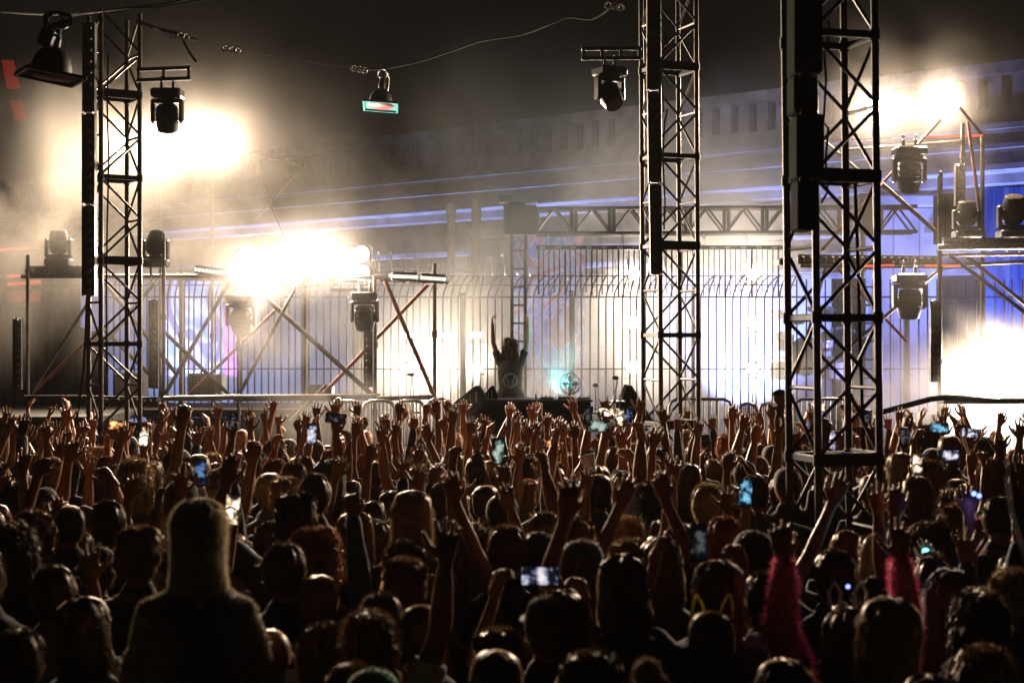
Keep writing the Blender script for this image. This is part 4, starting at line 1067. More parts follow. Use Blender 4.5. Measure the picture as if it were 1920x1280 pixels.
def body_volumes(pose, build, seated=False):
    """pose: (left, right) arm names; returns skin, shirt, trousers volume builders and marker points"""
    b = build; mb = MB(); sh = MB(); tr = MB(); mk = {}
    g = b.get('girth', 1); sw = b.get('shoulder', 1)
    tors = [(.86, .15, .105), (.95, .168, .115), (1.07, .143, .103), (1.2, .15, .112), (1.32, .168, .12), (1.41, .165, .108), (1.465, .12, .085), (1.5, .062, .06)]
    hipw = b.get('hip', 1)
    P = [(0, -.01 if z > 1.1 else 0, z) for z, _, _ in tors]
    RX = [rx * (g if z < 1.25 else (g + sw) / 2) * (hipw if z < 1 else 1) for z, rx, _ in tors]; RY = [ry * g for _, _, ry in tors]
    mb.path(P, RX, 18, ref=V((1, 0, 0)), ry=RY, round_=True)
    sh.path(P[:-1] + [(0, -.012, 1.485)], [r + .02 for r in RX[:-1]] + [.085], 20, ref=V((1, 0, 0)), ry=[r + .022 for r in RY[:-1]] + [.075], round_=True)
    # neck, skull, face
    tl = b.get('tilt', (0, 0))
    mb.path([(0, -.02, 1.44), (0, -.012, 1.52), (0, .0, 1.6)], [.06, .054, .055], 14)
    hc = V((0, .005, 1.58)); HR = Matrix.Rotation(tl[1], 3, 'Z') @ Matrix.Rotation(tl[0], 3, 'X')
    def h(x, y, z): return hc + HR @ (V((x, y, z)) - hc)
    mb.ell(h(0, -.01, 1.672), (.074, .096, .088), 18, 12, HR)
    mb.ell(h(0, .03, 1.615), (.058, .068, .08), 16, 10, HR)
    mb.ell(h(0, .07, 1.555), (.03, .028, .025), 12, 8, HR)
    mb.path([h(0, .088, 1.655), h(0, .106, 1.63), h(0, .116, 1.612), h(0, .1, 1.602)], [.009, .012, .015, .012], 8, round_=True)
    mb.path([h(-.045, .076, 1.672), h(0, .088, 1.668), h(.045, .076, 1.672)], .012, 8, round_=True)
    mb.path([h(-.024, .088, 1.583), h(0, .1, 1.585), h(.024, .088, 1.583)], .0085, 8, round_=True)
    mb.path([h(-.02, .086, 1.57), h(0, .096, 1.569), h(.02, .086, 1.57)], .009, 8, round_=True)
    for s in (-1, 1):
        mb.ell(h(s * .077, -.005, 1.635), (.011, .024, .034), 10, 8, HR)
        mb.ell(h(s * .045, .062, 1.625), (.02, .02, .02), 10, 6, HR)
    mk['head'] = Matrix.Translation(hc) @ HR.to_4x4() @ Matrix.Translation(-hc)
    # arms
    slv = b.get('sleeve', 'short')
    jr = random.Random(b.get('seed', 0)); bi_ = b.get('bi', 0)
    for s, nm in ((-1, pose[0]), (1, pose[1])):
        d1, d2, hd, pn, hp, lift = ARM[nm]
        jj = 0 if nm in ('perf', 'coat') else (.16 if lift else .05)
        d1 = tuple(c + jr.uniform(-jj, jj) for c in d1); d2 = tuple(c + jr.uniform(-jj, jj) * 1.2 for c in d2); hd = tuple(a_ + .6 * (b_ - a_) + jr.uniform(-jj, jj) for a_, b_ in zip(d2, hd)) if jj > .1 else hd
        if hp == 'open' and bi_ > 0 and jr.random() < .5: hp = jr.choice(['loose', 'loose', 'cup', 'peace'])
        f = lambda q: V((q[0] * s, q[1], q[2]))
        S = V((s * .165 * sw, -.01, 1.392 + lift)); E = S + f(d1).normalized() * L1; W = E + f(d2).normalized() * L2
        ar = b.get('arm', 1)
        mb.path([V((s * .09, -.01, 1.4)), S, S.lerp(E, .35), S.lerp(E, .75), E, E.lerp(W, .3), E.lerp(W, .7), W], [.062 * ar, .057 * ar, .05 * ar, .043 * ar, .041 * ar, .042 * ar, .034 * ar, .0265], 12, ry=[.075, .062 * ar, .05 * ar, .043 * ar, .041 * ar, .041 * ar, .031 * ar, .022], round_=True)
        hand(mb, W, f(hd), f(pn), 1 if s > 0 else -1, hp)
        u = f(hd).normalized()
        mk['hand%d' % s] = W + u * .1 + f(pn).normalized() * .028
        mk['tip%d' % s] = W + u * .18
        mk['wrist%d' % s] = W
        if slv == 'short': q, rr = .62, .063
        elif slv == 'long': q, rr = None, .057
        else: q = 0
        if slv == 'short':
            sh.path([V((s * .08, -.01, 1.39)), S, S.lerp(E, .3), S.lerp(E, q)], [.078, .07 * ar, .066 * ar, .066 * ar], 14)
        elif slv == 'long':
            k = b.get('puff', 0)
            sh.path([V((s * .08, -.01, 1.39)), S, S.lerp(E, .5), E, E.lerp(W, .5), E.lerp(W, .93)], [.078, .07 * ar + k, .064 * ar + k, .058 * ar + k, .052 * ar + k, .042 * ar + k * .6], 14, round_=True)
    # legs
    for s in (-1, 1):
        hip = V((s * .088, 0, .9))
        if seated:
            knee = V((s * .13, .42, .86)); ank = V((s * .12, .44, .43)); toe = ank + V((0, .14, -.06))
        else:
            knee = V((s * .1, .015, .49)); ank = V((s * .11, -.02, .08)); toe = V((s * .13, .14, .035))
        mb.path([hip, hip.lerp(knee, .5), knee, knee.lerp(ank, .35), ank], [.088, .07, .055, .052, .036], 12, round_=True)
        mb.path([ank + V((0, -.03, -.03)), ank.lerp(toe, .5), toe], [.035, .04, .03], 10, ry=[.035, .035, .025], round_=True)
        tr.path([hip + V((0, 0, .04)), hip.lerp(knee, .5), knee, knee.lerp(ank, .5), ank + (knee - ank) * .04], [.108, .09, .072, .066, .058], 14, round_=True)
    tr.path([(0, 0, .84), (0, 0, .92), (0, 0, 1.0)], [.165 * hipw, .18 * hipw, .16 * g], 18, ref=V((1, 0, 0)), ry=[.118, .128, .118 * g], round_=True)
    return mb, sh, tr, mk

# ---------------------------------------------------------------- hair, hats
def strands(mb, surf, count, ln, w, droop=.3, jit=.5, seed=1, out=1.):
    """many fine tapering strands standing off a hair surface"""
    rnd = random.Random(seed)
    vs, fs = [], []
    for _ in range(count):
        p, n = surf(rnd)
        d = (n * (out if p.z < 1.7 else min(1, out * 1.6)) + V((rnd.uniform(-jit, jit), rnd.uniform(-jit, jit), rnd.uniform(-jit, jit) - droop))).normalized()
        d2 = (d + V((rnd.uniform(-jit, jit), rnd.uniform(-jit, jit), -droop))).normalized()
        l = ln * rnd.uniform(.4, 1.2); sd = d.cross(V((rnd.uniform(-1, 1), rnd.uniform(-1, 1), rnd.uniform(-1, 1)))).normalized() * w
        p = p - n * .008
        o = len(vs); m1 = p + d * l * .55; m2 = m1 + d2 * l * .45
        vs += [p - sd, p + sd, m1 + sd * .8, m1 - sd * .8, m2]
        fs += [(o, o + 1, o + 2, o + 3), (o + 3, o + 2, o + 4)]
    mb.add(vs, fs)

def hair_shell(mb, prof, open_ang, n=36, cy=-.012, inner=.052, amp=.006, nsc=14, seed=0., flat=1.0, front_z=1.70):
    """prof: [(z, rx, ry)] top to bottom; below front_z the face side is pulled inside the head"""
    rings = []
    for z, rx, ry in prof:
        ring = []
        for j in range(n):
            a = 2 * math.pi * j / n
            fa = abs(((a - math.pi / 2 + math.pi) % (2 * math.pi)) - math.pi)   # 0 at the face (+y)
            k = 1.0
            oa = open_ang * min(1, max(0, (front_z - z) / .03)) if z < front_z else 0
            if fa < oa: k = 0
            x, y = math.cos(a), math.sin(a)
            nn = noise.noise(V((x * 1.3 + seed, y * 1.3, z * 6)) * nsc * .2) * amp * 1.6 + noise.noise(V((x * 3 + seed, y * 3, z * 3)) * nsc * .35) * amp
            if k: p = V((x * (rx + nn), y * (ry + nn) + cy, z + nn * .5))
            else: p = V((x * inner * .9, y * inner, z))
            ring.append(p)
        rings.append(ring)
    vs = [p for r in rings for p in r]; fs = []
    for i in range(len(rings) - 1):
        for j in range(n):
            fs.append((i * n + j, (i + 1) * n + j, (i + 1) * n + (j + 1) % n, i * n + (j + 1) % n))
    top = len(vs); vs.append(V((0, cy, prof[0][0] + .004))); bot = len(vs); vs.append(V((0, cy, prof[-1][0])))
    fs += [(top, j, (j + 1) % n) for j in range(n)]
    fs += [(bot, (len(rings) - 1) * n + (j + 1) % n, (len(rings) - 1) * n + j) for j in range(n)]
    mb.add(vs, fs)
    def surf(rnd):
        while True:
            i = rnd.randrange(len(rings)); j = rnd.randrange(n)
            z = prof[i][0]; a = 2 * math.pi * (j + rnd.random()) / n
            fa = abs(((a - math.pi / 2 + math.pi) % (2 * math.pi)) - math.pi)
            if z < front_z and fa < open_ang: continue
            rx, ry = prof[i][1], prof[i][2]
            if i + 1 < len(prof):
                t = rnd.random(); z += (prof[i + 1][0] - z) * t; rx += (prof[i + 1][1] - rx) * t; ry += (prof[i + 1][2] - ry) * t
            pt = V((math.cos(a) * rx, math.sin(a) * ry + cy, z))
            c = V((0, cy, min(1.66, z + .01))); nn = (pt - c).normalized()
            return pt, nn
    return surf

DOME = [(1.768, .02, .025), (1.764, .04, .048), (1.752, .06, .073), (1.733, .074, .092), (1.705, .083, .104), (1.672, .087, .108), (1.64, .085, .106)]
def grow(k, dz=0): return [(1.66 + (z - 1.66) * (k if z > 1.66 else 1) + dz, rx * k, ry * k) for z, rx, ry in DOME]
HAIR = {}
def hair(name):
    if name in HAIR: return HAIR[name]
    mb = MB(); sd = sum(map(ord, name)); parts = []
    if name == 'short':
        s = hair_shell(mb, grow(1.03) + [(1.605, .08, .1), (1.575, .066, .09)], 1.25, amp=.008, seed=sd); strands(mb, s, 2600, .024, .0011, .1, .6, sd)
    elif name == 'messy':
        s = hair_shell(mb, grow(1.05) + [(1.6, .083, .108), (1.565, .07, .095)], 1.2, amp=.018, nsc=22, seed=sd); strands(mb, s, 2800, .034, .0012, .1, .8, sd, .7)
    elif name == 'buzz':
        s = hair_shell(mb, grow(.985) + [(1.6, .077, .096), (1.58, .062, .085)], 1.3, amp=.002, seed=sd); strands(mb, s, 3000, .009, .0009, 0, .4, sd)
    elif name == 'curly':
        s = hair_shell(mb, grow(1.12) + [(1.6, .093, .116), (1.56, .085, .11)], 1.15, amp=.02, nsc=26, seed=sd); strands(mb, s, 4200, .035, .0016, 0, 1.4, sd)
    elif name == 'afro':
        s = hair_shell(mb, grow(1.5, .0) + [(1.59, .13, .16), (1.55, .1, .13)], 1.0, amp=.03, nsc=30, seed=sd); strands(mb, s, 6500, .04, .002, 0, 1.6, sd)
    elif name == 'long':
        s = hair_shell(mb, grow(1.06) + [(1.6, .092, .11), (1.55, .093, .1), (1.49, .1, .095), (1.42, .112, .1), (1.35, .118, .112), (1.29, .105, .118), (1.25, .07, .1)], 1.15, amp=.009, seed=sd); strands(mb, s, 3600, .06, .0011, 1.0, .22, sd, .3)
    elif name == 'fringe':
        s = hair_shell(mb, grow(1.08) + [(1.6, .1, .12), (1.55, .108, .122), (1.49, .118, .125), (1.42, .126, .128), (1.36, .115, .12), (1.32, .085, .105)], .22, amp=.02, nsc=20, seed=sd); strands(mb, s, 4200, .06, .0013, .8, .5, sd, .5)
    elif name == 'silky':
        s = hair_shell(mb, grow(1.03) + [(1.6, .088, .108), (1.55, .09, .1), (1.49, .098, .096), (1.42, .114, .104), (1.35, .124, .116), (1.29, .11, .12), (1.25, .07, .1)], 1.15, amp=.006, seed=sd); strands(mb, s, 13000, .042, .0011, .9, .3, sd, .45)
        HAIR[name] = mb.mesh('hair', M['fur']); return HAIR[name]
    elif name == 'wavy':
        s = hair_shell(mb, grow(1.06) + [(1.6, .096, .113), (1.55, .102, .106), (1.49, .112, .102), (1.42, .12, .108), (1.36, .112, .114), (1.32, .085, .105)], 1.1, amp=.022, nsc=20, seed=sd); strands(mb, s, 4200, .06, .0013, .8, .5, sd, .5)
    elif name == 'bob':
        s = hair_shell(mb, grow(1.09) + [(1.6, .1, .116), (1.555, .104, .112), (1.51, .1, .104), (1.49, .085, .092)], 1.1, amp=.01, seed=sd); strands(mb, s, 3200, .04, .0012, .9, .25, sd, .35)
    elif name == 'bun':
        s = hair_shell(mb, grow(1.02) + [(1.605, .08, .1), (1.57, .064, .088)], 1.2, amp=.005, seed=sd); strands(mb, s, 1800, .02, .001, .1, .6, sd)
        mb.ell((0, -.06, 1.785), (.05, .05, .044), 18, 10)
        def s2(r):
            a, b = r.uniform(0, 6.28), r.uniform(-.6, 1.5); nn = V((math.cos(a) * math.cos(b), math.sin(a) * math.cos(b), math.sin(b))); return V((0, -.06, 1.785)) + nn * .048, nn
        strands(mb, s2, 900, .03, .0012, 0, 1, sd)
    elif name == 'ponytail':
        s = hair_shell(mb, grow(1.02) + [(1.605, .08, .1), (1.57, .064, .088)], 1.2, amp=.005, seed=sd); strands(mb, s, 1800, .02, .001, .1, .6, sd)
        pts = [V((0, -.1, 1.72)), V((0, -.155, 1.72)), V((.01, -.18, 1.66)), V((.012, -.175, 1.58)), V((0, -.16, 1.49)), V((-.005, -.15, 1.42))]
        mb.path(pts, [.025, .034, .04, .042, .036, .012], 14, round_=True)
        def s3(r):
            i = r.randrange(1, 5); p = pts[i].lerp(pts[i + 1], r.random()); a = r.uniform(0, 6.28); nn = V((math.cos(a), math.sin(a), 0)); return p + nn * .036, nn
        strands(mb, s3, 1200, .05, .0012, .9, .5, sd)
    else:
        HAIR[name] = None; return None
    me = mb.mesh('hair', M['hair']); HAIR[name] = me; return me

HAT = {}
def hat(name):
    if name in HAT: return HAT[name]
    mb = MB()
    if name == 'cap':
        hair_shell(mb, [(z + .006, rx * 1.07, ry * 1.06) for z, rx, ry in DOME], .0, amp=.001)
        for sgn in (1,):
            vs = []; n = 14
            for i in range(n + 1):
                a = math.pi * (.14 + .72 * i / n)
                for rr, dz in ((.1, 0), (.19, -.012)):
                    y = math.sin(a) * rr * 1.05 + (.0 if rr < .15 else .02)
                    vs.append((math.cos(a) * (.092 if rr < .15 else .1), y, 1.667 + dz))
            k = len(vs); vs += [(x, y, z - .005) for x, y, z in vs]
            fs = []
            for i in range(n):
                a = 2 * i; fs += [(a, a + 2, a + 3, a + 1), (k + a, k + a + 1, k + a + 3, k + a + 2), (a + 1, a + 3, k + a + 3, k + a + 1)]
            mb.add(vs, fs)
        mb.ell((0, -.012, 1.776), (.011, .011, .007))
    elif name == 'beanie':
        hair_shell(mb, [(1.785, .025, .03), (1.778, .048, .056), (1.76, .068, .082), (1.735, .083, .101), (1.7, .091, .112), (1.665, .094, .115), (1.66, .099, .12), (1.62, .098, .118)], 0, amp=.004, nsc=30)
    elif name == 'bucket':
        hair_shell(mb, [(1.788, .05, .06), (1.786, .076, .09), (1.76, .088, .106), (1.7, .098, .12), (1.69, .1, .122), (1.655, .14, .165), (1.65, .14, .165)], 0, amp=.004)
    elif name == 'hood':
        hair_shell(mb, [(1.79, .03, .035), (1.782, .055, .065), (1.76, .078, .094), (1.73, .095, .115), (1.69, .105, .126), (1.64, .11, .128), (1.58, .11, .122), (1.52, .12, .12), (1.46, .14, .13), (1.42, .13, .12)], .95, amp=.012, nsc=16, front_z=1.74)
    HAT[name] = mb.mesh('hat', M['cloth']); return HAT[name]

def ears_mesh(kind):
    mb = MB()
    for s in (-1, 1):
        if kind == 'cat': pts = [(s * .028, -.01, 1.765), (s * .042, -.01, 1.805), (s * .06, -.01, 1.838), (s * .067, -.01, 1.836), (s * .076, -.01, 1.8), (s * .08, -.01, 1.745)]; r = .0045
        else: pts = [(s * .03, -.01, 1.77), (s * .025, -.01, 1.84), (s * .05, -.015, 1.885), (s * .072, -.01, 1.84), (s * .062, -.01, 1.765)]; r = .007
        mb.path(pts, r, 6, round_=True)
    mb.path([(math.cos(a) * .082, -.01, 1.66 + math.sin(a) * .11) for a in [math.pi * i / 12 for i in range(13)]], .006, 6)
    return mb.mesh('ear_headband', M['fur'])

# ---------------------------------------------------------------- prototypes
BUILDS = [dict(girth=1.02, shoulder=1.05, sleeve='short', arm=1.05, tilt=(0, .15)), dict(girth=.9, shoulder=.88, hip=1.02, sleeve='short', arm=.84, tilt=(.12, -.2)), dict(girth=1.14, shoulder=1.1, sleeve='short', arm=1.14, tilt=(-.08, .3)), dict(girth=.96, shoulder=.94, sleeve='long', arm=.92, tilt=(.05, -.35)), dict(girth=.88, shoulder=.86, hip=1.04, sleeve='none', arm=.82, tilt=(.15, .25))]
POSES = {  # key: (left arm, right arm, words)
    'still': ('down', 'down', 'standing with arms down'), 'still2': ('rest', 'rest', 'standing with folded arms'),
    'one': ('down', 'straight', 'raising one hand high'), 'onelean': ('rest', 'lean', 'stretching one arm out and up'),
    'onein': ('down', 'inward', 'bending one raised arm over the head'), 'onebent': ('rest', 'bent', 'raising one bent arm'),
    'both': ('straight', 'straight', 'raising both hands'), 'bothlean': ('lean', 'lean', 'spreading both raised arms'),
    'bothbent': ('bent', 'bent', 'raising both bent arms'), 'mixed': ('straight', 'bent', 'raising one straight and one bent arm'),
    'clap': ('clap', 'clap', 'clapping overhead'), 'heart': ('heart', 'heart', 'joining hands overhead in a heart'),
    'fist': ('down', 'fist', 'raising one fist'), 'point': ('rest', 'point', 'pointing one finger up'),
    'horns': ('down', 'horns', 'raising a two finger horn sign'), 'peace': ('rest', 'peace', 'raising two spread fingers'),
    'phone1': ('down', 'phone', 'holding a phone overhead'), 'phone2': ('phone2', 'phone2', 'filming with both hands overhead'), 'phonelow': ('phonelow', 'phonelow', 'filming at eye level'),
    'cup': ('bentcup', 'straight', 'waving with two cupped hands'),
}
PROTO = {}
def proto(key, bi, **over):
    pk = (key, bi) if not over else (key, bi, tuple(sorted(over)))
    if pk in PROTO: return PROTO[pk]
    b = dict(BUILDS[bi % 5]); b['bi'] = bi; b['seed'] = hash((str(key).count('b') * 7 + len(str(key)) * 3 + bi * 31)) ; b.update({k: v for k, v in over.items() if k not in ('seated', 'vox', 'fluff')})
    mb, sh, tr, mk = body_volumes(POSES[key][:2] if isinstance(key, str) else key, b, over.get('seated', False))
    bm_ = fuse(mb, over.get('vox', .0068), 2, 'person_body', M['skin'])
    sm_ = fuse(sh, .014, 3, 'shirt', M['cloth'], .009)
    if over.get('fluff'):
        q = MB(); vsn = [(v.co.copy(), v.normal.copy()) for v in sm_.vertices]
        q.v = [v.co.copy() for v in sm_.vertices]; q.f = [tuple(p.vertices) for p in sm_.polygons]; q.m = [0] * len(q.f)
        strands(q, lambda r: r.choice(vsn), 26000, over['fluff'], .0018, .1, .9, 5)
        sm_ = q.mesh('shirt', M['fur'])
    tm_ = fuse(tr, .02, 3, 'trousers', M['denim'])
    PROTO[pk] = dict(body=bm_, shirt=sm_, trousers=tm_, mk=mk); return PROTO[pk]

SKINS = [(.27, .12, .06), (.22, .098, .05), (.33, .155, .085), (.16, .07, .036), (.1, .043, .023)]
CLOTHS = {'black': (.012, .012, .013), 'dark': (.03, .028, .03), 'grey': (.1, .1, .1), 'navy': (.015, .02, .05), 'maroon': (.09, .012, .016), 'white': (.55, .54, .5), 'olive': (.05, .055, .03), 'denim': (.05, .07, .12)}
HCOL = {'dark': (.07, .042, .024), 'black': (.03, .022, .017), 'brown': (.15, .075, .03), 'blond': (.36, .24, .11), 'pale': (.8, .64, .42), 'red': (.28, .075, .03), 'orange': (.4, .14, .03)}
HWORD = {'short': '{}short {} hair', 'messy': '{}messy {} hair', 'buzz': '{}cropped {} hair', 'curly': '{}curly {} hair', 'afro': '{}big round {} curls', 'long': '{}long straight {} hair', 'wavy': '{}long wavy {} hair', 'fringe': '{}long {} hair', 'bob': '{}chin length {} hair', 'bun': '{}{} hair in a top bun', 'ponytail': '{}a {} ponytail', 'bald': '{}bald head', 'cap': '{}a {} cap', 'beanie': '{}a {} beanie', 'bucket': '{}a {} bucket hat', 'hood': '{}a {} hood up'}
LABELS = {}
OCC = []      # (x, y) of people already placed
def person(x, y, key, bi, head, hcol='dark', cloth='black', skin=0, scale=1., mirror=False, yaw=0., z=0., label=None, pr=None, hatcol=None, group='crowd of people facing the stage', lean=(0, 0)):
    p = pr or proto(key, bi)
    o = link('person', p['body'], None, (x, y, z)); o.color = (*SKINS[skin], 1)
    o.scale = ((-scale if mirror else scale), scale, scale); o.rotation_euler = (lean[0], lean[1], yaw)
    if label is None: label = key
    tag(o, label, 'person', group)
    c = link('shirt', p['shirt'], o); c.color = (*CLOTHS[cloth], 1) if isinstance(cloth, str) else (*cloth, 1)
    link('trousers', p['trousers'], o)
    HM = p['mk']['head']
    if head in ('cap', 'beanie', 'bucket', 'hood'):
        a = link('hat', hat(head), o); a.matrix_local = HM; a.color = (*(hatcol or CLOTHS['dark']), 1)
        hm = hair('short' if head != 'hood' else 'bald')
    else: hm = hair(head)
    if hm:
        a = link('hair', hm, o); a.matrix_local = HM; a.color = (*HCOL[hcol], 1)
    OCC.append((x, y))
    return o
def world_of(x, y, z, scale, mirror, yaw, q):
    v = V((q.x * (-scale if mirror else scale), q.y * scale, q.z * scale)); v = Matrix.Rotation(yaw, 3, 'Z') @ v
    return v + V((x, y, z))

# phones
def phone_mat(i):
    cols = [((1, .96, .95), (.3, .3, .5)), ((1, .75, .3), (.6, .2, .05)), ((.75, .95, .85), (.2, .28, .2)), ((.25, .5, 1), (.02, .03, .1)), ((1, .95, .85), (.5, .35, .2)), ((.3, .8, 1), (.1, .35, .6)), ((.4, .4, .42), (.05, .05, .07))]
    st = (.9, 1.5, .6, .45, 1.8, .8, .2)
    m = bpy.data.materials.new('phone_screen_glow_%s' % 'abcdefg'[i]); m.use_nodes = True; nt = m.node_tree; nt.nodes.clear()
    e = _n(nt, 'ShaderNodeEmission'); o = _n(nt, 'ShaderNodeOutputMaterial'); nt.links.new(e.outputs[0], o.inputs[0]); e.inputs[1].default_value = st[i]
    tc = _n(nt, 'ShaderNodeTexCoord'); oi = _n(nt, 'ShaderNodeObjectInfo'); ad = _n(nt, 'ShaderNodeVectorMath', operation='ADD'); nt.links.new(tc.outputs['Object'], ad.inputs[0])
    nt.links.new(oi.outputs['Random'], ad.inputs[1])
    nz = _n(nt, 'ShaderNodeTexNoise'); nz.inputs['Scale'].default_value = 26; nz.inputs['Detail'].default_value = 2; nt.links.new(ad.outputs[0], nz.inputs['Vector'])
    r = _n(nt, 'ShaderNodeValToRGB'); r.color_ramp.elements[0].position = .48; r.color_ramp.elements[1].position = .64; _e = r.color_ramp.elements.new(.36); _e.color = (.006, .008, .012, 1)
    r.color_ramp.elements[1].color = (*cols[i][1], 1); r.color_ramp.elements[2].color = (*cols[i][0], 1)
    mp = _n(nt, 'ShaderNodeMapping'); mp.inputs['Scale'].default_value = (22, 1, 13); nt.links.new(tc.outputs['Object'], mp.inputs[0])
    ln = _n(nt, 'ShaderNodeVectorMath', operation='LENGTH'); nt.links.new(mp.outputs[0], ln.inputs[0])
    mr = _n(nt, 'ShaderNodeMapRange'); mr.inputs[1].default_value = 0; mr.inputs[2].default_value = 1.1; mr.inputs[3].default_value = .14; mr.inputs[4].default_value = -.16; nt.links.new(ln.outputs['Value'], mr.inputs[0])
    sm = _n(nt, 'ShaderNodeMath', operation='ADD'); nt.links.new(nz.outputs[0], sm.inputs[0]); nt.links.new(mr.outputs[0], sm.inputs[1])
    nt.links.new(sm.outputs[0], r.inputs[0]); nt.links.new(r.outputs[0], e.inputs[0]); return m
PM = [phone_mat(i) for i in range(7)]
PMESH = {}
def phone(c, land, i, label, tilt=.12, roll=0.):
    if 'b' not in PMESH:
        mb = MB(); mb.bbox((0, 0, 0), (.076, .009, .158), .004); PMESH['b'] = mb.mesh('body', M['black'])
        mb = MB(); mb.bbox((0, -.0052, 0), (.068, .001, .142), .0004); 
        PMESH['s'] = mb
        mb = MB(); mb.lathe([(.004, 0), (.004, .002), (.001, .0022)], 10, (.0, -.0058, .068), Matrix.Rotation(math.pi / 2, 3, 'X')); PMESH['c'] = mb.mesh('camera_hole', M['lensring'])
    if i not in PMESH: PMESH[i] = PMESH['s'].mesh('screen', PM[i])
    e = link('phone', None, None, c); e.rotation_euler = (tilt * -1, (math.pi / 2 if land else 0) + roll, 0)
    e.rotation_mode = 'XYZ'
    Rm = Matrix.Rotation(-tilt, 3, 'X') @ Matrix.Rotation((math.pi / 2 if land else 0) + roll, 3, 'Y')
    e.rotation_euler = Rm.to_euler()
    tag(e, label, 'phone', 'phones held up in the crowd')
    link('body', PMESH['b'], e); link('screen', PMESH[i], e); link('camera_hole', PMESH['c'], e)

# ---------------------------------------------------------------- where
ZONES = [(90, 'left edge of the crowd'), (150, 'left of the left truss tower'), (215, 'straight below the left truss tower'), (290, 'right of the left truss tower'), (365, 'below the blue mural'), (450, 'below the pink mural'), (540, 'below the left blinders'), (620, 'below the right blinders'), (690, 'below the first barriers'), (780, 'below the middle barriers'), (860, 'below the wedge speakers'), (930, 'straight below the performer'), (1010, 'below the bottle on the table'), (1090, 'below the desk fan'), (1180, 'below the water bottles'), (1260, 'below the middle truss tower'), (1335, 'right of the middle truss tower'), (1410, 'below the right strobe pole'), (1485, 'just left of the nearest tower'), (1570, 'below the nearest truss tower'), (1655, 'beside the nearest tower chord'), (1740, 'right of the nearest tower'), (1830, 'below the white skirting'), (9999, 'right edge of the crowd')]
ROWS = [(5.6, 'closest row'), (6.6, 'second row'), (7.8, 'near rows'), (9.6, 'middle rows'), (11.6, 'upper middle rows'), (13.6, 'far rows'), (15.2, 'farther rows'), (99, 'front row at the stage')]
def where(x, y):
    px = 960 + x / y * F
    zn = next(n for q, n in ZONES if px < q); rw = next(n for q, n in ROWS if y < q)
    return rw + ' ' + zn
SEEN = set()
def auto_label(x, y, key, head, hcol, cloth):
    hw = HWORD[head].format('', hcol).replace('  ', ' ')
    if head == 'bald': hw = 'bald head'
    if head in ('cap', 'beanie', 'bucket', 'hood'): hw = HWORD[head].format('', 'dark')
    s = 'person with %s %s, %s' % (hw, POSES[key][2], where(x, y))
    return s
def try_label(x, y, key, head, hcol, cloth):
    s = auto_label(x, y, key, head, hcol, cloth)
    w = s.split()
    if len(w) > 16:
        s = s.replace('person with ', '').replace('a dark', 'dark'); 
        if len(s.split()) > 16: s = s.replace(' straight below', ' below').replace('raising one straight and one bent arm', 'raising both arms unevenly')
    if len(s.split()) > 16: s = s.replace(' truss tower', ' tower')
    if len(s.split()) > 16: s = s.replace('raising a two finger horn sign', 'showing a horn sign').replace('bending one raised arm over the head', 'bending one arm overhead')
    if len(s.split()) > 16: return None
    if s in SEEN: return None
    return s
def okspot(x, y, r=.36):
    return all((x - a) ** 2 + (y - b) ** 2 > r * r for a, b in OCC)

RN = random.Random(11)
HSTY = ['short'] * 6 + ['messy'] * 4 + ['buzz'] * 2 + ['curly'] * 3 + ['long'] * 4 + ['wavy'] * 3 + ['bob'] * 2 + ['bun'] * 2 + ['ponytail'] * 2 + ['cap'] * 3 + ['beanie', 'bald']
PBUILD = {'still': (0, 1, 2), 'still2': (3, 4), 'one': (0, 1, 7, 9), 'onelean': (3, 6), 'onein': (0, 4), 'onebent': (2, 8, 4), 'both': (1, 0, 8), 'bothlean': (4, 5), 'bothbent': (3, 6), 'mixed': (1,), 'clap': (4, 5), 'heart': (1,), 'fist': (2, 9), 'point': (3,), 'horns': (0,), 'peace': (4,), 'phone1': (0, 4), 'phone2': (2,), 'phonelow': (1,), 'cup': (1,)}
WOMEN = ('long', 'wavy', 'bob', 'bun', 'ponytail')
NPH = [0]
PHW = ['lavender white screen', 'orange lit screen', 'pale green screen', 'deep blue screen', 'bright cream screen', 'sky blue screen', 'dim dark screen']
def give_phone(o, key, x, y, scale, mirror, yaw, p, i=None, land=None):
    mk = p['mk']
    if key == 'phone1':
        q = mk['hand1']; land = False if land is None else land; roll = .1
    else:
        q = (mk['hand1'] + mk['hand-1']) / 2; land = True if land is None else land; roll = 0
    c = world_of(x, y, 0, scale, mirror, yaw, q + V((0, -.004, .015)))
    i = RN.choice((6, 6, 6, 3, 0, 1, 2, 6)) if i is None else i
    lab = 'phone with %s held %s, %s' % (PHW[i], 'sideways' if land else 'upright', where(x, y))
    if len(lab.split()) > 16: lab = lab.replace(' truss', '').replace('straight ', '')
    if lab in SEEN: lab = 'another ' + lab
    if len(lab.split()) > 16: lab = lab.replace(' held ', ' ').replace(' the ', ' ')
    SEEN.add(lab)
    phone(c, land, i, lab, .12, roll)
    return c
CLEAR = [(1736, 1034, 7.8), (1012, 1086, 6.3), (1070, 936, 8.1), (436, 960, 7.9), (1398, 928, 8.9), (934, 850, 9.5), (1108, 884, 9.6), (1330, 1115, 5.8), (590, 1010, 7.6), (1828, 925, 7.5), (772, 940, 7.9), (1310, 1024, 6.6)]
def blocks(x, y):
    px = 960 + x / y * F; top = 640 + (H - 1.76) / y * F
    return any(y < d - .05 and abs(px - a) < .19 * F / y + 16 and top < b + 40 for a, b, d in CLEAR)
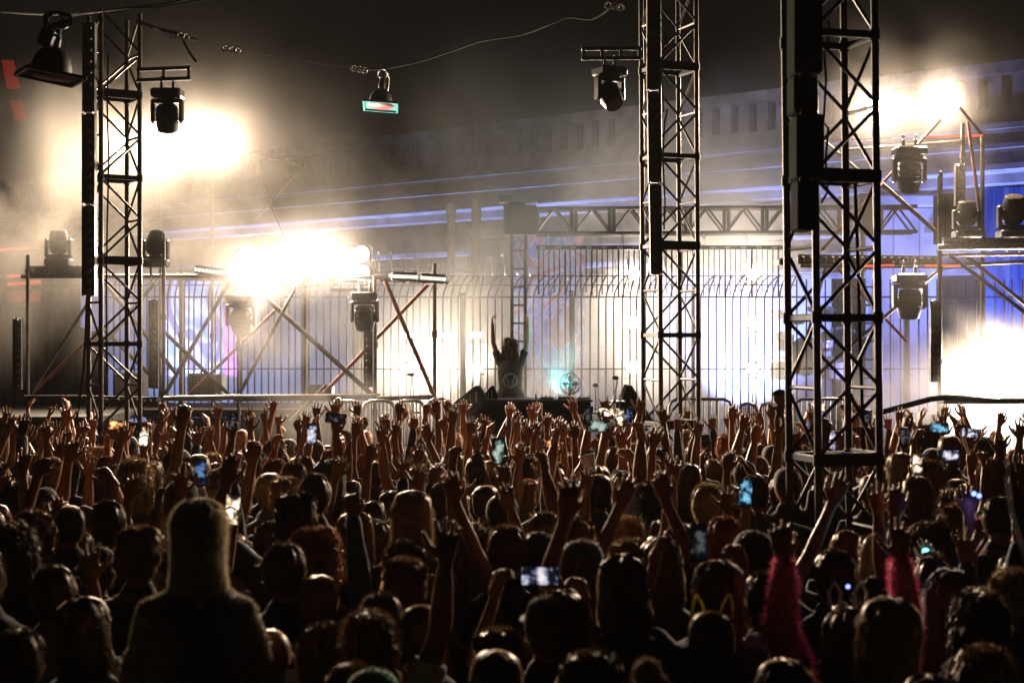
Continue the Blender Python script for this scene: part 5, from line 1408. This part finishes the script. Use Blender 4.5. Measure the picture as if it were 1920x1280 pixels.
def put(x, y, key, head=None, hcol=None, cloth=None, scale=None, mirror=None, yaw=None, bi=None, skin=None, ph=None, land=None, **kw):
    for k in range(40):
        hd = head or RN.choice(HSTY); hc = hcol or RN.choice(['dark'] * 5 + ['black'] * 4 + ['brown'] * 4 + ['blond'] * 2 + ['red'])
        cl = cloth or RN.choice(['black'] * 6 + ['dark'] * 4 + ['grey', 'navy', 'navy', 'maroon', 'white', 'olive', 'denim'])
        kk = key if isinstance(key, str) else RN.choice(key)
        s = try_label(x, y, kk, hd, hc, cl)
        if s: break
    else:
        s = 'dark silhouetted person standing in the ' + where(x, y)
    if len(s.split()) > 16: s = s.replace('standing in the', 'in the').replace(' truss', '')
    SEEN.add(s)
    b = bi if bi is not None else RN.choice(PBUILD[kk])
    sc = scale or ((RN.uniform(.9, .98) if hd in WOMEN else RN.uniform(.95, 1.045)) * (.97 if y > 13.5 else 1))
    mi = RN.random() < .5 if mirror is None else mirror
    yw = RN.uniform(-.25, .25) if yaw is None else yaw
    p = proto(kk, b)
    o = person(x, y, kk, b, hd, hc, cl, RN.choice((0, 0, 1, 1, 2, 2, 3, 4)) if skin is None else skin, sc, mi, yw, label=s, **kw)
    if kk.startswith('phone'): give_phone(o, kk, x, y, sc, mi, yw, p, ph, land)
    return o
def head_at(px, py, d, key, head, hcol=None, cloth=None, mirror=None, yaw=None, bi=None, extra=0, **kw):
    """top of the head seen at px,py"""
    z = H + (640 - py) / F * d
    top = {'afro': 1.815, 'curly': 1.795, 'bun': 1.82, 'messy': 1.785}.get(head, 1.77)
    return put((px - 960) / F * d, d, key, head, hcol, cloth, max(.86, min(1.12, z / top)), mirror, yaw if yaw is not None else RN.uniform(-.15, .15), bi, **kw)
def hand_at(px, py, d, key, mirror=False, head=None, hcol=None, cloth=None, bi=None, **kw):
    """finger tips of the raised right (mirrored: left) hand seen at px,py"""
    b = bi if bi is not None else PBUILD[key][0]; p = proto(key, b); t = p['mk']['tip1']
    if key.startswith('phone'): t = p['mk']['hand1'] if key == 'phone1' else (p['mk']['hand1'] + p['mk']['hand-1']) / 2
    z = H + (640 - py) / F * d; sc = max(.88, min(1.13, z / t.z))
    x = (px - 960) / F * d - t.x * sc * (-1 if mirror else 1)
    return put(x, d - t.y * sc, key, head, hcol, cloth, sc, mirror, 0., b, **kw)

# --- figures one can single out in the photo
SPEC = 'crowd of people facing the stage'
# long haired woman carried on shoulders
pr = proto('still2', 3, seated=True, girth=.92, shoulder=.8, puff=.008, tilt=(0, .1), sleeve='long', fluff=.02)
zt = H - (933 - 640) / F * 5.35
person((372 - 960) / F * 5.35, 5.35, 'still2', 3, 'silky', 'pale', (.3, .22, .12), 2, 1.0, False, .1, zt - 1.775, 'woman with long pale hair and fuzzy jumper sitting on shoulders at the left', pr)
x0 = (372 - 960) / F * 5.35
person(x0, 5.42, 'still', 0, 'buzz', 'dark', 'black', 1, .79, False, .1, 0, 'short cropped-haired person carrying the long haired woman on the shoulders')
# pink furry coat with bunny ears
pr = proto(('coat', 'coat'), 1, sleeve='long', puff=.006, fluff=.035, girth=1.0, shoulder=1.0, arm=1.0)
POSES[('coat', 'coat')] = ('bent', 'bent', 'raising both arms')
o = person((1590 - 960) / F * 5.9, 5.9, 'bothbent', 3, 'bob', 'brown', (1, .2, .36), 2, .97, False, 0, 0, 'person in pink fluffy coat and rabbit ears throwing both arms up', pr)
e = link('ear_headband', ears_mesh('rabbit'), o); e.matrix_local = pr['mk']['head']; e.color = (.5, .42, .35, 1)
o = head_at(1330, 1143, 5.8, 'still', 'buzz', 'dark', 'black', yaw=0, bi=1); o['label'] = 'person with yellow lit cat ear headband in the second row'
e = link('ear_headband', ears_mesh('cat'), o); e.matrix_local = proto('still', 1)['mk']['head']; e.color = (.95, .8, .2, 1)
o = head_at(1660, 1120, 5.3, 'still', 'long', 'blond', 'black', yaw=.05, bi=1); o['label'] = 'person with smooth long blond hair before the pink fluffy coat'
o = head_at(590, 996, 7.6, 'still', 'afro', 'orange', 'black', bi=0); o['label'] = 'person with large round orange glowing curls behind a dark head'
o = head_at(772, 920, 7.9, 'still', 'long', 'blond', 'dark', bi=1); o['label'] = 'tall person with long golden rimmed hair in the middle of crowd'
o = head_at(698, 1258, 5.0, 'still', 'cap', 'dark', 'black', bi=2, hatcol=(.03, .6, .28)); o['label'] = 'person in a bright green cap at the bottom of view'
o = head_at(506, 1170, 5.6, 'still2', 'bald', None, 'black', skin=2); o['label'] = 'bald person with bright rimmed scalp beside the fuzzy jumper'
o = head_at(1092, 1014, 6.8, 'still', 'cap', 'dark', 'black', bi=0); o['label'] = 'person in a dark cap with brim turned aside, under raised hand'
for a in [(535, 1020, 6.9, 'still', 'short', 'dark'), (598, 1075, 6.7, 'still', 'buzz', 'brown'), (757, 1010, 7.4, 'still', 'curly', 'dark'), (757, 1042, 6.7, 'still2', 'messy', 'brown'), (664, 962, 8.2, 'still', 'bob', 'brown'), (950, 985, 7.5, 'still', 'short', 'brown'), (1076, 967, 7.9, 'still', 'curly', 'brown'), (1168, 965, 7.9, 'still', 'curly', 'blond'), (1172, 1040, 6.3, 'onein', 'bob', 'dark'), (1182, 1008, 7.1, 'still', 'messy', 'blond'), (1052, 1108, 6.0, 'still', 'bob', 'black'), (712, 1115, 6.1, 'still', 'short', 'dark'), (792, 1130, 6.2, 'still2', 'buzz', 'dark'), (612, 1165, 6.0, 'still', 'curly', 'dark'), (812, 1080, 6.9, 'still', 'short', 'dark'), (936, 1176, 5.6, 'still', 'messy', 'brown'), (926, 1216, 5.05, 'still2', 'buzz', 'brown'), (664, 1243, 5.25, 'still', 'short', 'brown'), (1110, 1218, 5.0, 'still', 'curly', 'dark'), (1222, 1230, 5.25, 'still', 'bun', 'blond'), (1342, 1058, 6.5, 'still', 'short', 'black'), (1432, 1070, 6.5, 'still2', 'short', 'black'), (1356, 970, 8.1, 'still', 'short', 'red'), (1325, 907, 9.4, 'still', 'short', 'blond'), (1742, 985, 8.5, 'still', 'afro', 'black'), (1842, 1205, 5.3, 'still', 'curly', 'brown'), (1832, 1112, 5.9, 'still', 'wavy', 'black'), (1900, 1062, 6.5, 'still2', 'messy', 'blond'), (1460, 1010, 7.6, 'still', 'buzz', 'dark'), (30, 985, 7.4, 'still', 'wavy', 'black'), (62, 955, 8.2, 'still', 'curly', 'brown'), (205, 938, 8.6, 'still', 'short', 'black'), (262, 985, 7.3, 'still', 'messy', 'brown'), (100, 1060, 6.6, 'still', 'short', 'black'), (40, 1180, 5.5, 'still2', 'short', 'black'), (160, 1120, 5.9, 'still', 'bob', 'black'), (336, 842, 12, 'still', 'cap', 'dark'), (372, 850, 12, 'still', 'buzz', 'blond'), (342, 868, 10.6, 'still', 'short', 'dark'), (437, 914, 9.3, 'still', 'messy', 'blond'), (515, 860, 11.6, 'still', 'short', 'red'), (550, 868, 11, 'still', 'short', 'brown'), (507, 885, 10.3, 'still', 'buzz', 'blond'), (537, 893, 9.8, 'still', 'messy', 'blond'), (590, 888, 9.6, 'still', 'short', 'black'), (612, 868, 10.6, 'still2', 'hood', 'dark'), (1120, 887, 10.2, 'still', 'buzz', 'black'), (1360, 812, 15, 'still', 'messy', 'red'), (1396, 800, 15.6, 'still', 'curly', 'dark'), (1735, 795, 14.2, 'still', 'curly', 'black'), (1860, 858, 11.5, 'still', 'curly', 'brown'), (1686, 850, 12, 'still', 'long', 'blond'), (1720, 893, 10.2, 'still', 'long', 'brown'), (1740, 860, 11.8, 'still', 'curly', 'brown'), (1845, 820, 13.4, 'still', 'cap', 'dark'), (1780, 1075, 6.3, 'still2', 'hood', 'dark'), (880, 985, 8.0, 'still', 'wavy', 'dark'), (1020, 962, 8.5, 'still', 'short', 'brown'), (1240, 1010, 7.0, 'still', 'bob', 'brown'), (1560, 1030, 7.2, 'still2', 'short', 'black'), (1280, 985, 7.8, 'still', 'bob', 'dark')]:
    head_at(*a)
for a in [(84, 786, 13.2, 'one', True, 'short'), (121, 754, 13.4, 'one', True, 'short'), (52, 834, 9.8, 'both', False), (140, 812, 10.2, 'mixed', True), (172, 848, 10.4, 'one', False), (237, 790, 12.6, 'onein', True), (205, 792, 13.2, 'heart', False), (284, 782, 13.3, 'both', False), (324, 760, 15, 'onelean', False), (352, 756, 15.3, 'onelean', False), (330, 792, 13.4, 'clap', False), (372, 796, 13.1, 'onelean', False), (388, 768, 14.8, 'clap', False), (411, 753, 15.6, 'one', False), (320, 816, 12, 'bothbent', False), (466, 774, 14.3, 'one', True), (436, 838, 8.2, 'onebent', True), (592, 770, 14.4, 'clap', True), (655, 897, 7.1, 'point', True), (668, 776, 14, 'onein', False), (722, 772, 13.8, 'cup', False), (746, 782, 13.4, 'both', False), (780, 770, 14, 'point', False), (712, 790, 12.4, 'one', True), (844, 966, 5.7, 'one', False), (852, 757, 13.7, 'one', False), (826, 770, 13.9, 'peace', True), (884, 778, 13.2, 'cup', True), (912, 772, 13.8, 'point', False), (1003, 784, 13.6, 'clap', False), (1060, 782, 13.8, 'both', False), (1082, 785, 13.4, 'both', False), (1000, 792, 13, 'bothlean', False), (978, 825, 11, 'one', False), (1010, 845, 10.4, 'bothbent', False), (1192, 885, 7.7, 'bothlean', False), (1266, 848, 8.6, 'one', False), (1206, 738, 14.8, 'horns', False), (1240, 756, 14.3, 'one', True), (1130, 738, 15.4, 'horns', True), (1312, 780, 13.4, 'one', False), (1400, 768, 14.2, 'onein', True), (1420, 788, 13.2, 'onebent', True), (1520, 758, 14.6, 'one', True), (1580, 800, 12.6, 'one', False), (1636, 790, 13, 'bent' and 'onebent', False), (1709, 772, 13.8, 'peace', False), (1786, 768, 13.6, 'clap', False), (1880, 806, 11.5, 'horns', False), (1916, 782, 12.4, 'one', False), (1590, 882, 7.7, 'bothlean', False), (1640, 900, 7.7, 'one', True), (1692, 912, 7.9, 'peace', False), (1806, 985, 6.8, 'onelean', True), (165, 1010, 6.3, 'one', True), (1236, 790, 12, 'onein', True), (790, 865, 9.4, 'one', False), (862, 880, 9.2, 'one', True), (1360, 905, 9, 'cup', False), (945, 900, 8.8, 'onein', False), (30, 775, 14, 'bothlean', False), (150, 785, 13.2, 'both', True), (15, 760, 14.6, 'one', False), (640, 850, 10.2, 'onein', True), (760, 850, 10.5, 'onelean', False), (290, 850, 10.4, 'peace', False)]:
    hand_at(*a)
for px, py, d, key, i, land in [(217, 800, 13, 'phone2', 1, True), (630, 788, 11.8, 'phone1', 6, True), (585, 817, 11.8, 'phone2', 0, False), (934, 850, 9.5, 'phone2', 2, False), (1037, 836, 11.4, 'phone1', 1, True), (1122, 803, 10.6, 'phone2', 2, True), (1137, 776, 14, 'phone1', 4, True), (1103, 781, 13.8, 'phone1', 6, False), (1161, 785, 13.4, 'phone1', 4, False), (1178, 782, 13.6, 'phone1', 3, False), (436, 960, 7.9, 'phone1', 4, False), (1070, 936, 8.1, 'phone1', 2, False), (1398, 928, 8.9, 'phone1', 5, False), (1310, 1024, 6.6, 'phonelow', 6, False), (1012, 1086, 6.3, 'phonelow', 0, True), (1761, 806, 13, 'phonelow', 5, True), (1780, 857, 11.2, 'phone2', 0, True), (1720, 877, 10.6, 'phone1', 4, False), (1558, 830, 12.4, 'phone1', 0, False), (376, 890, 9.6, 'phonelow', 3, False), (437, 793, 13.2, 'phone1', 6, False), (270, 822, 12.4, 'phone1', 4, False), (1820, 815, 12.6, 'phone1', 0, True), (1626, 787, 14.4, 'phone1', 6, False), (1695, 822, 12.9, 'phone1', 6, False), (1532, 766, 14.8, 'phone2', 4, True), ]:
    hand_at(px, py, d, key, RN.random() < .5, ph=i, land=land)

# glowing hand lights
M['cyan_led'] = emit('cyan_led_glow', (.1, .85, 1), 14)
M['violet_led'] = emit('violet_led_glow', (.1, .16, 1), 7)
o = hand_at(1736, 1004, 7.9, 'onebent', False, 'short', 'black', 'black'); o['label'] = 'person whose raised open hand glows cyan before big round black curls'
def orb(label, px, py, d, r, m, power, col):
    c = at(px, py, d); t = Thing('hand_light', label, 'light', c, 'small glowing hand lights')
    mb = MB(); mb.ell(c, (r, r * .7, r), 16, 10); t.part('bulb', mb, M[m]); mb = MB(); mb.torus(c + V((0, .004, 0)), r * 1.05, .004, Matrix.Rotation(math.pi / 2, 3, 'X'), 20, 6); t.part('ring', mb, M['black'])
    lamp(0, 0, 0, power, col, kind='POINT', r=r, pos=c + V((0, -.03, 0)))
orb('small bright cyan light in the palm of the glowing hand', 1736, 1034, 7.83, .017, 'cyan_led', 1.1, (.05, .7, 1))
orb('blue violet glow light, left of a close pair over raised hands', 1826, 925, 7.5, .011, 'violet_led', .25, (.1, .15, 1))
orb('blue violet glow light, right of a close pair over raised hands', 1836, 929, 7.5, .011, 'violet_led', .25, (.1, .15, 1))
orb('faint purple glow light below rabbit ears beside pink coat', 1590, 1099, 6.2, .008, 'violet_led', .06, (.25, .1, 1))
hand_at(1822, 900, 7.6, 'both', False, 'short', 'black', 'black')
# white cup
t = Thing('paper_cup', 'pale paper cup held up among raised arms below the fan', 'cup', at(1108, 884, 9.6), 'cups')
c = at(1108, 884, 9.6); mb = MB(); RC = Matrix.Rotation(-.25, 3, 'Y'); mb.lathe([(.033, 0), (.036, .03), (.046, .1), (.048, .103), (.044, .1), (.034, .01)], 22, c, RC); t.part('body', mb, M['white']); mb = MB(); mb.torus(c + RC @ V((0, 0, .102)), .047, .003, RC, 22, 6); t.part('rim', mb, M['white'])
hand_at(1104, 872, 9.5, 'one', False)
# doll on a hand left of nearest tower
t = Thing('rag_doll', 'small big-headed doll held high left of the nearest tower', 'doll', at(1464, 782, 13)); c = at(1462, 770, 13)
mb = MB(); mb.ell(c + V((0, 0, .0)), (.035, .028, .055), 14, 8); mb.ell(c + V((.005, 0, .105)), (.062, .06, .06), 16, 10)
mb.path([c + V((-.02, 0, .03)), c + V((-.07, 0, .02)), c + V((-.085, 0, .045))], .013, 8, round_=True); mb.path([c + V((.02, 0, .03)), c + V((.065, 0, .055)), c + V((.075, 0, .085))], .013, 8, round_=True)
mb.path([c + V((-.02, 0, -.04)), c + V((-.03, 0, -.09)), c + V((-.02, 0, -.13))], .016, 8, round_=True); mb.path([c + V((.02, 0, -.04)), c + V((.03, 0, -.09)), c + V((.025, 0, -.13))], .016, 8, round_=True)
ob = link('doll_body', fuse(MB().add([p - t.loc for p in mb.v], mb.f), .006, 2, 'doll_body', M['cloth']), t.o); ob.color = (.2, .1, .05, 1)
mb = MB(); mb.ell(c + V((.005, .01, .13)), (.064, .062, .045), 16, 8); ob = t.part('doll_hair', mb, M['rubber'])
hand_at(1464, 782, 13, 'one', False)
# glow wand at the right edge, close to the camera
M['tinsel'] = mural_mat('iridescent_tinsel', [(.1, .3, .8), (.7, .65, .2), (.7, .1, .15), (.8, .8, .85), (.1, .6, .4), (.5, .1, .6)], (30, 30, 22), 3)
t = Thing('tinsel_wand', 'blurred rainbow tinsel wand close to camera at the right edge', 'wand', at(1915, 1100, 3.1))
mb = MB(); mb.path([at(1893, 845, 3.1), at(1900, 900, 3.1), at(1912, 960, 3.1), at(1930, 1040, 3.1)], [.004, .012, .016, .01], 10, round_=True); t.part('tinsel', mb, M['tinsel'])
mb = MB(); mb.path([at(1930, 1040, 3.1), at(1945, 1100, 3.1), at(1960, 1400, 3.1), V((at(1965, 1400, 3.1).x, 3.1, 1.1))], .006, 8); t.part('stick', mb, M['black'])

# --- the rest of the crowd, row by row
ARMS_FAR = ['both'] * 3 + ['one'] * 4 + ['bothlean', 'bothbent', 'bothbent', 'mixed', 'clap', 'heart', 'fist', 'point', 'horns', 'peace', 'onelean', 'onein', 'onebent', 'onebent', 'cup', 'still', 'still', 'still', 'still2']
TOWERS = [(at(214, 640, 16.3)), (at(1260, 640, 16)), (at(1570, 640, 10))]
y = 4.95
while y < 17.4:
    step = .48
    half = .325 * y + .2
    x = -half + RN.uniform(0, .3)
    while x < half:
        xx = x + RN.uniform(-.1, .1); yy = y + RN.uniform(-.14, .14)
        x += .5 if y < 8 else (.55 if y < 12 else .66)
        if not okspot(xx, yy, .38 if y > 7 else .38): continue
        if any((xx - t_.x) ** 2 + (yy - t_.y) ** 2 < .33 for t_ in TOWERS): continue
        if y < 6.6: keys = ['still'] * 9 + ['still2'] * 4
        elif y < 8.5: keys = ['still'] * 6 + ['still2'] * 3 + ['one', 'onein', 'onebent', 'fist']
        elif y < 11: keys = ARMS_FAR + ['still'] * 20 + ['still2'] * 8
        elif y < 13.5: keys = ARMS_FAR + ['still'] * 11 + ['still2'] * 5
        else: keys = ARMS_FAR
        if blocks(xx, yy): continue
        if any(abs(960 + xx / yy * F - a) < .5 * F / yy and yy < d_ for a, b_, d_ in CLEAR): keys = ['still'] * 3 + ['still2']
        # keep the big silhouettes clear
        if yy < 5.3 and abs(xx - x0) < .5: continue
        put(xx, yy, keys, lean=(RN.uniform(-.06, .06), RN.uniform(-.15, .15) if yy > 9 else RN.uniform(-.06, .06)))
    y += step if y < 9 else .6

# --- the performer
pr = proto(('perf', 'perf'), 3, sleeve='short', girth=1.02, hip=1.25, shoulder=.92, arm=.84, tilt=(-.3, .2))
zf = .86
o = person((957 - 960) / F * 23.4, 23.4, 'clap', 3, 'fringe', 'dark', (.012, .014, .016), 0, 1.06, False, math.pi, zf, 'performer with long hair clapping hands overhead behind the deck table', pr, group='performer')
mb = MB()
for rr in (.1, .085): mb.torus(V((0, .155, 1.2)), rr, .004, Matrix.Rotation(math.pi / 2, 3, 'X'), 28, 6)
mb.path([(-.06, .158, 1.27), (-.02, .16, 1.13), (0, .16, 1.22), (.02, .16, 1.13), (.06, .158, 1.27)], .005, 6)
e = link('shirt_emblem', mb.mesh('shirt_emblem', M['white']), o)
for s in (-1, 1):
    mb = MB(); mb.ell((s * .032, .078, 1.652), (.012, .01, .009), 12, 8); e = link('eye', mb.mesh('eye', M['eye']), o); e.matrix_local = pr['mk']['head']
print('PEOPLE', len(OCC), 'protos', len(PROTO))
cam = bpy.data.cameras.new('camera'); co = bpy.data.objects.new('camera', cam); COL.objects.link(co)
co.location = (0, 0, H); co.rotation_euler = (math.pi / 2, 0, 0)
cam.sensor_width = 36; cam.lens = 36 * F / 1920; cam.clip_end = 400; cam.clip_start = .1
cam.dof.use_dof = True; cam.dof.focus_distance = 17; cam.dof.aperture_fstop = cam.lens / 1000 / .018
SC.camera = co
vs = SC.view_settings; vs.view_transform = 'Standard'; vs.look = 'None'; vs.gamma = 1; vs.exposure = 0
SC.render.resolution_x = 1024; SC.render.resolution_y = 682
cy = SC.cycles
cy.max_bounces = 4; cy.diffuse_bounces = 1; cy.glossy_bounces = 2; cy.transmission_bounces = 2; cy.volume_bounces = 0; cy.transparent_max_bounces = 8
cy.use_denoising = True; cy.sample_clamp_indirect = 4; cy.sample_clamp_direct = 0
cy.use_adaptive_sampling = True; cy.adaptive_threshold = .02
cy.caustics_reflective = False; cy.caustics_refractive = False
cy.volume_step_rate = 2
cy.volume_max_steps = 128
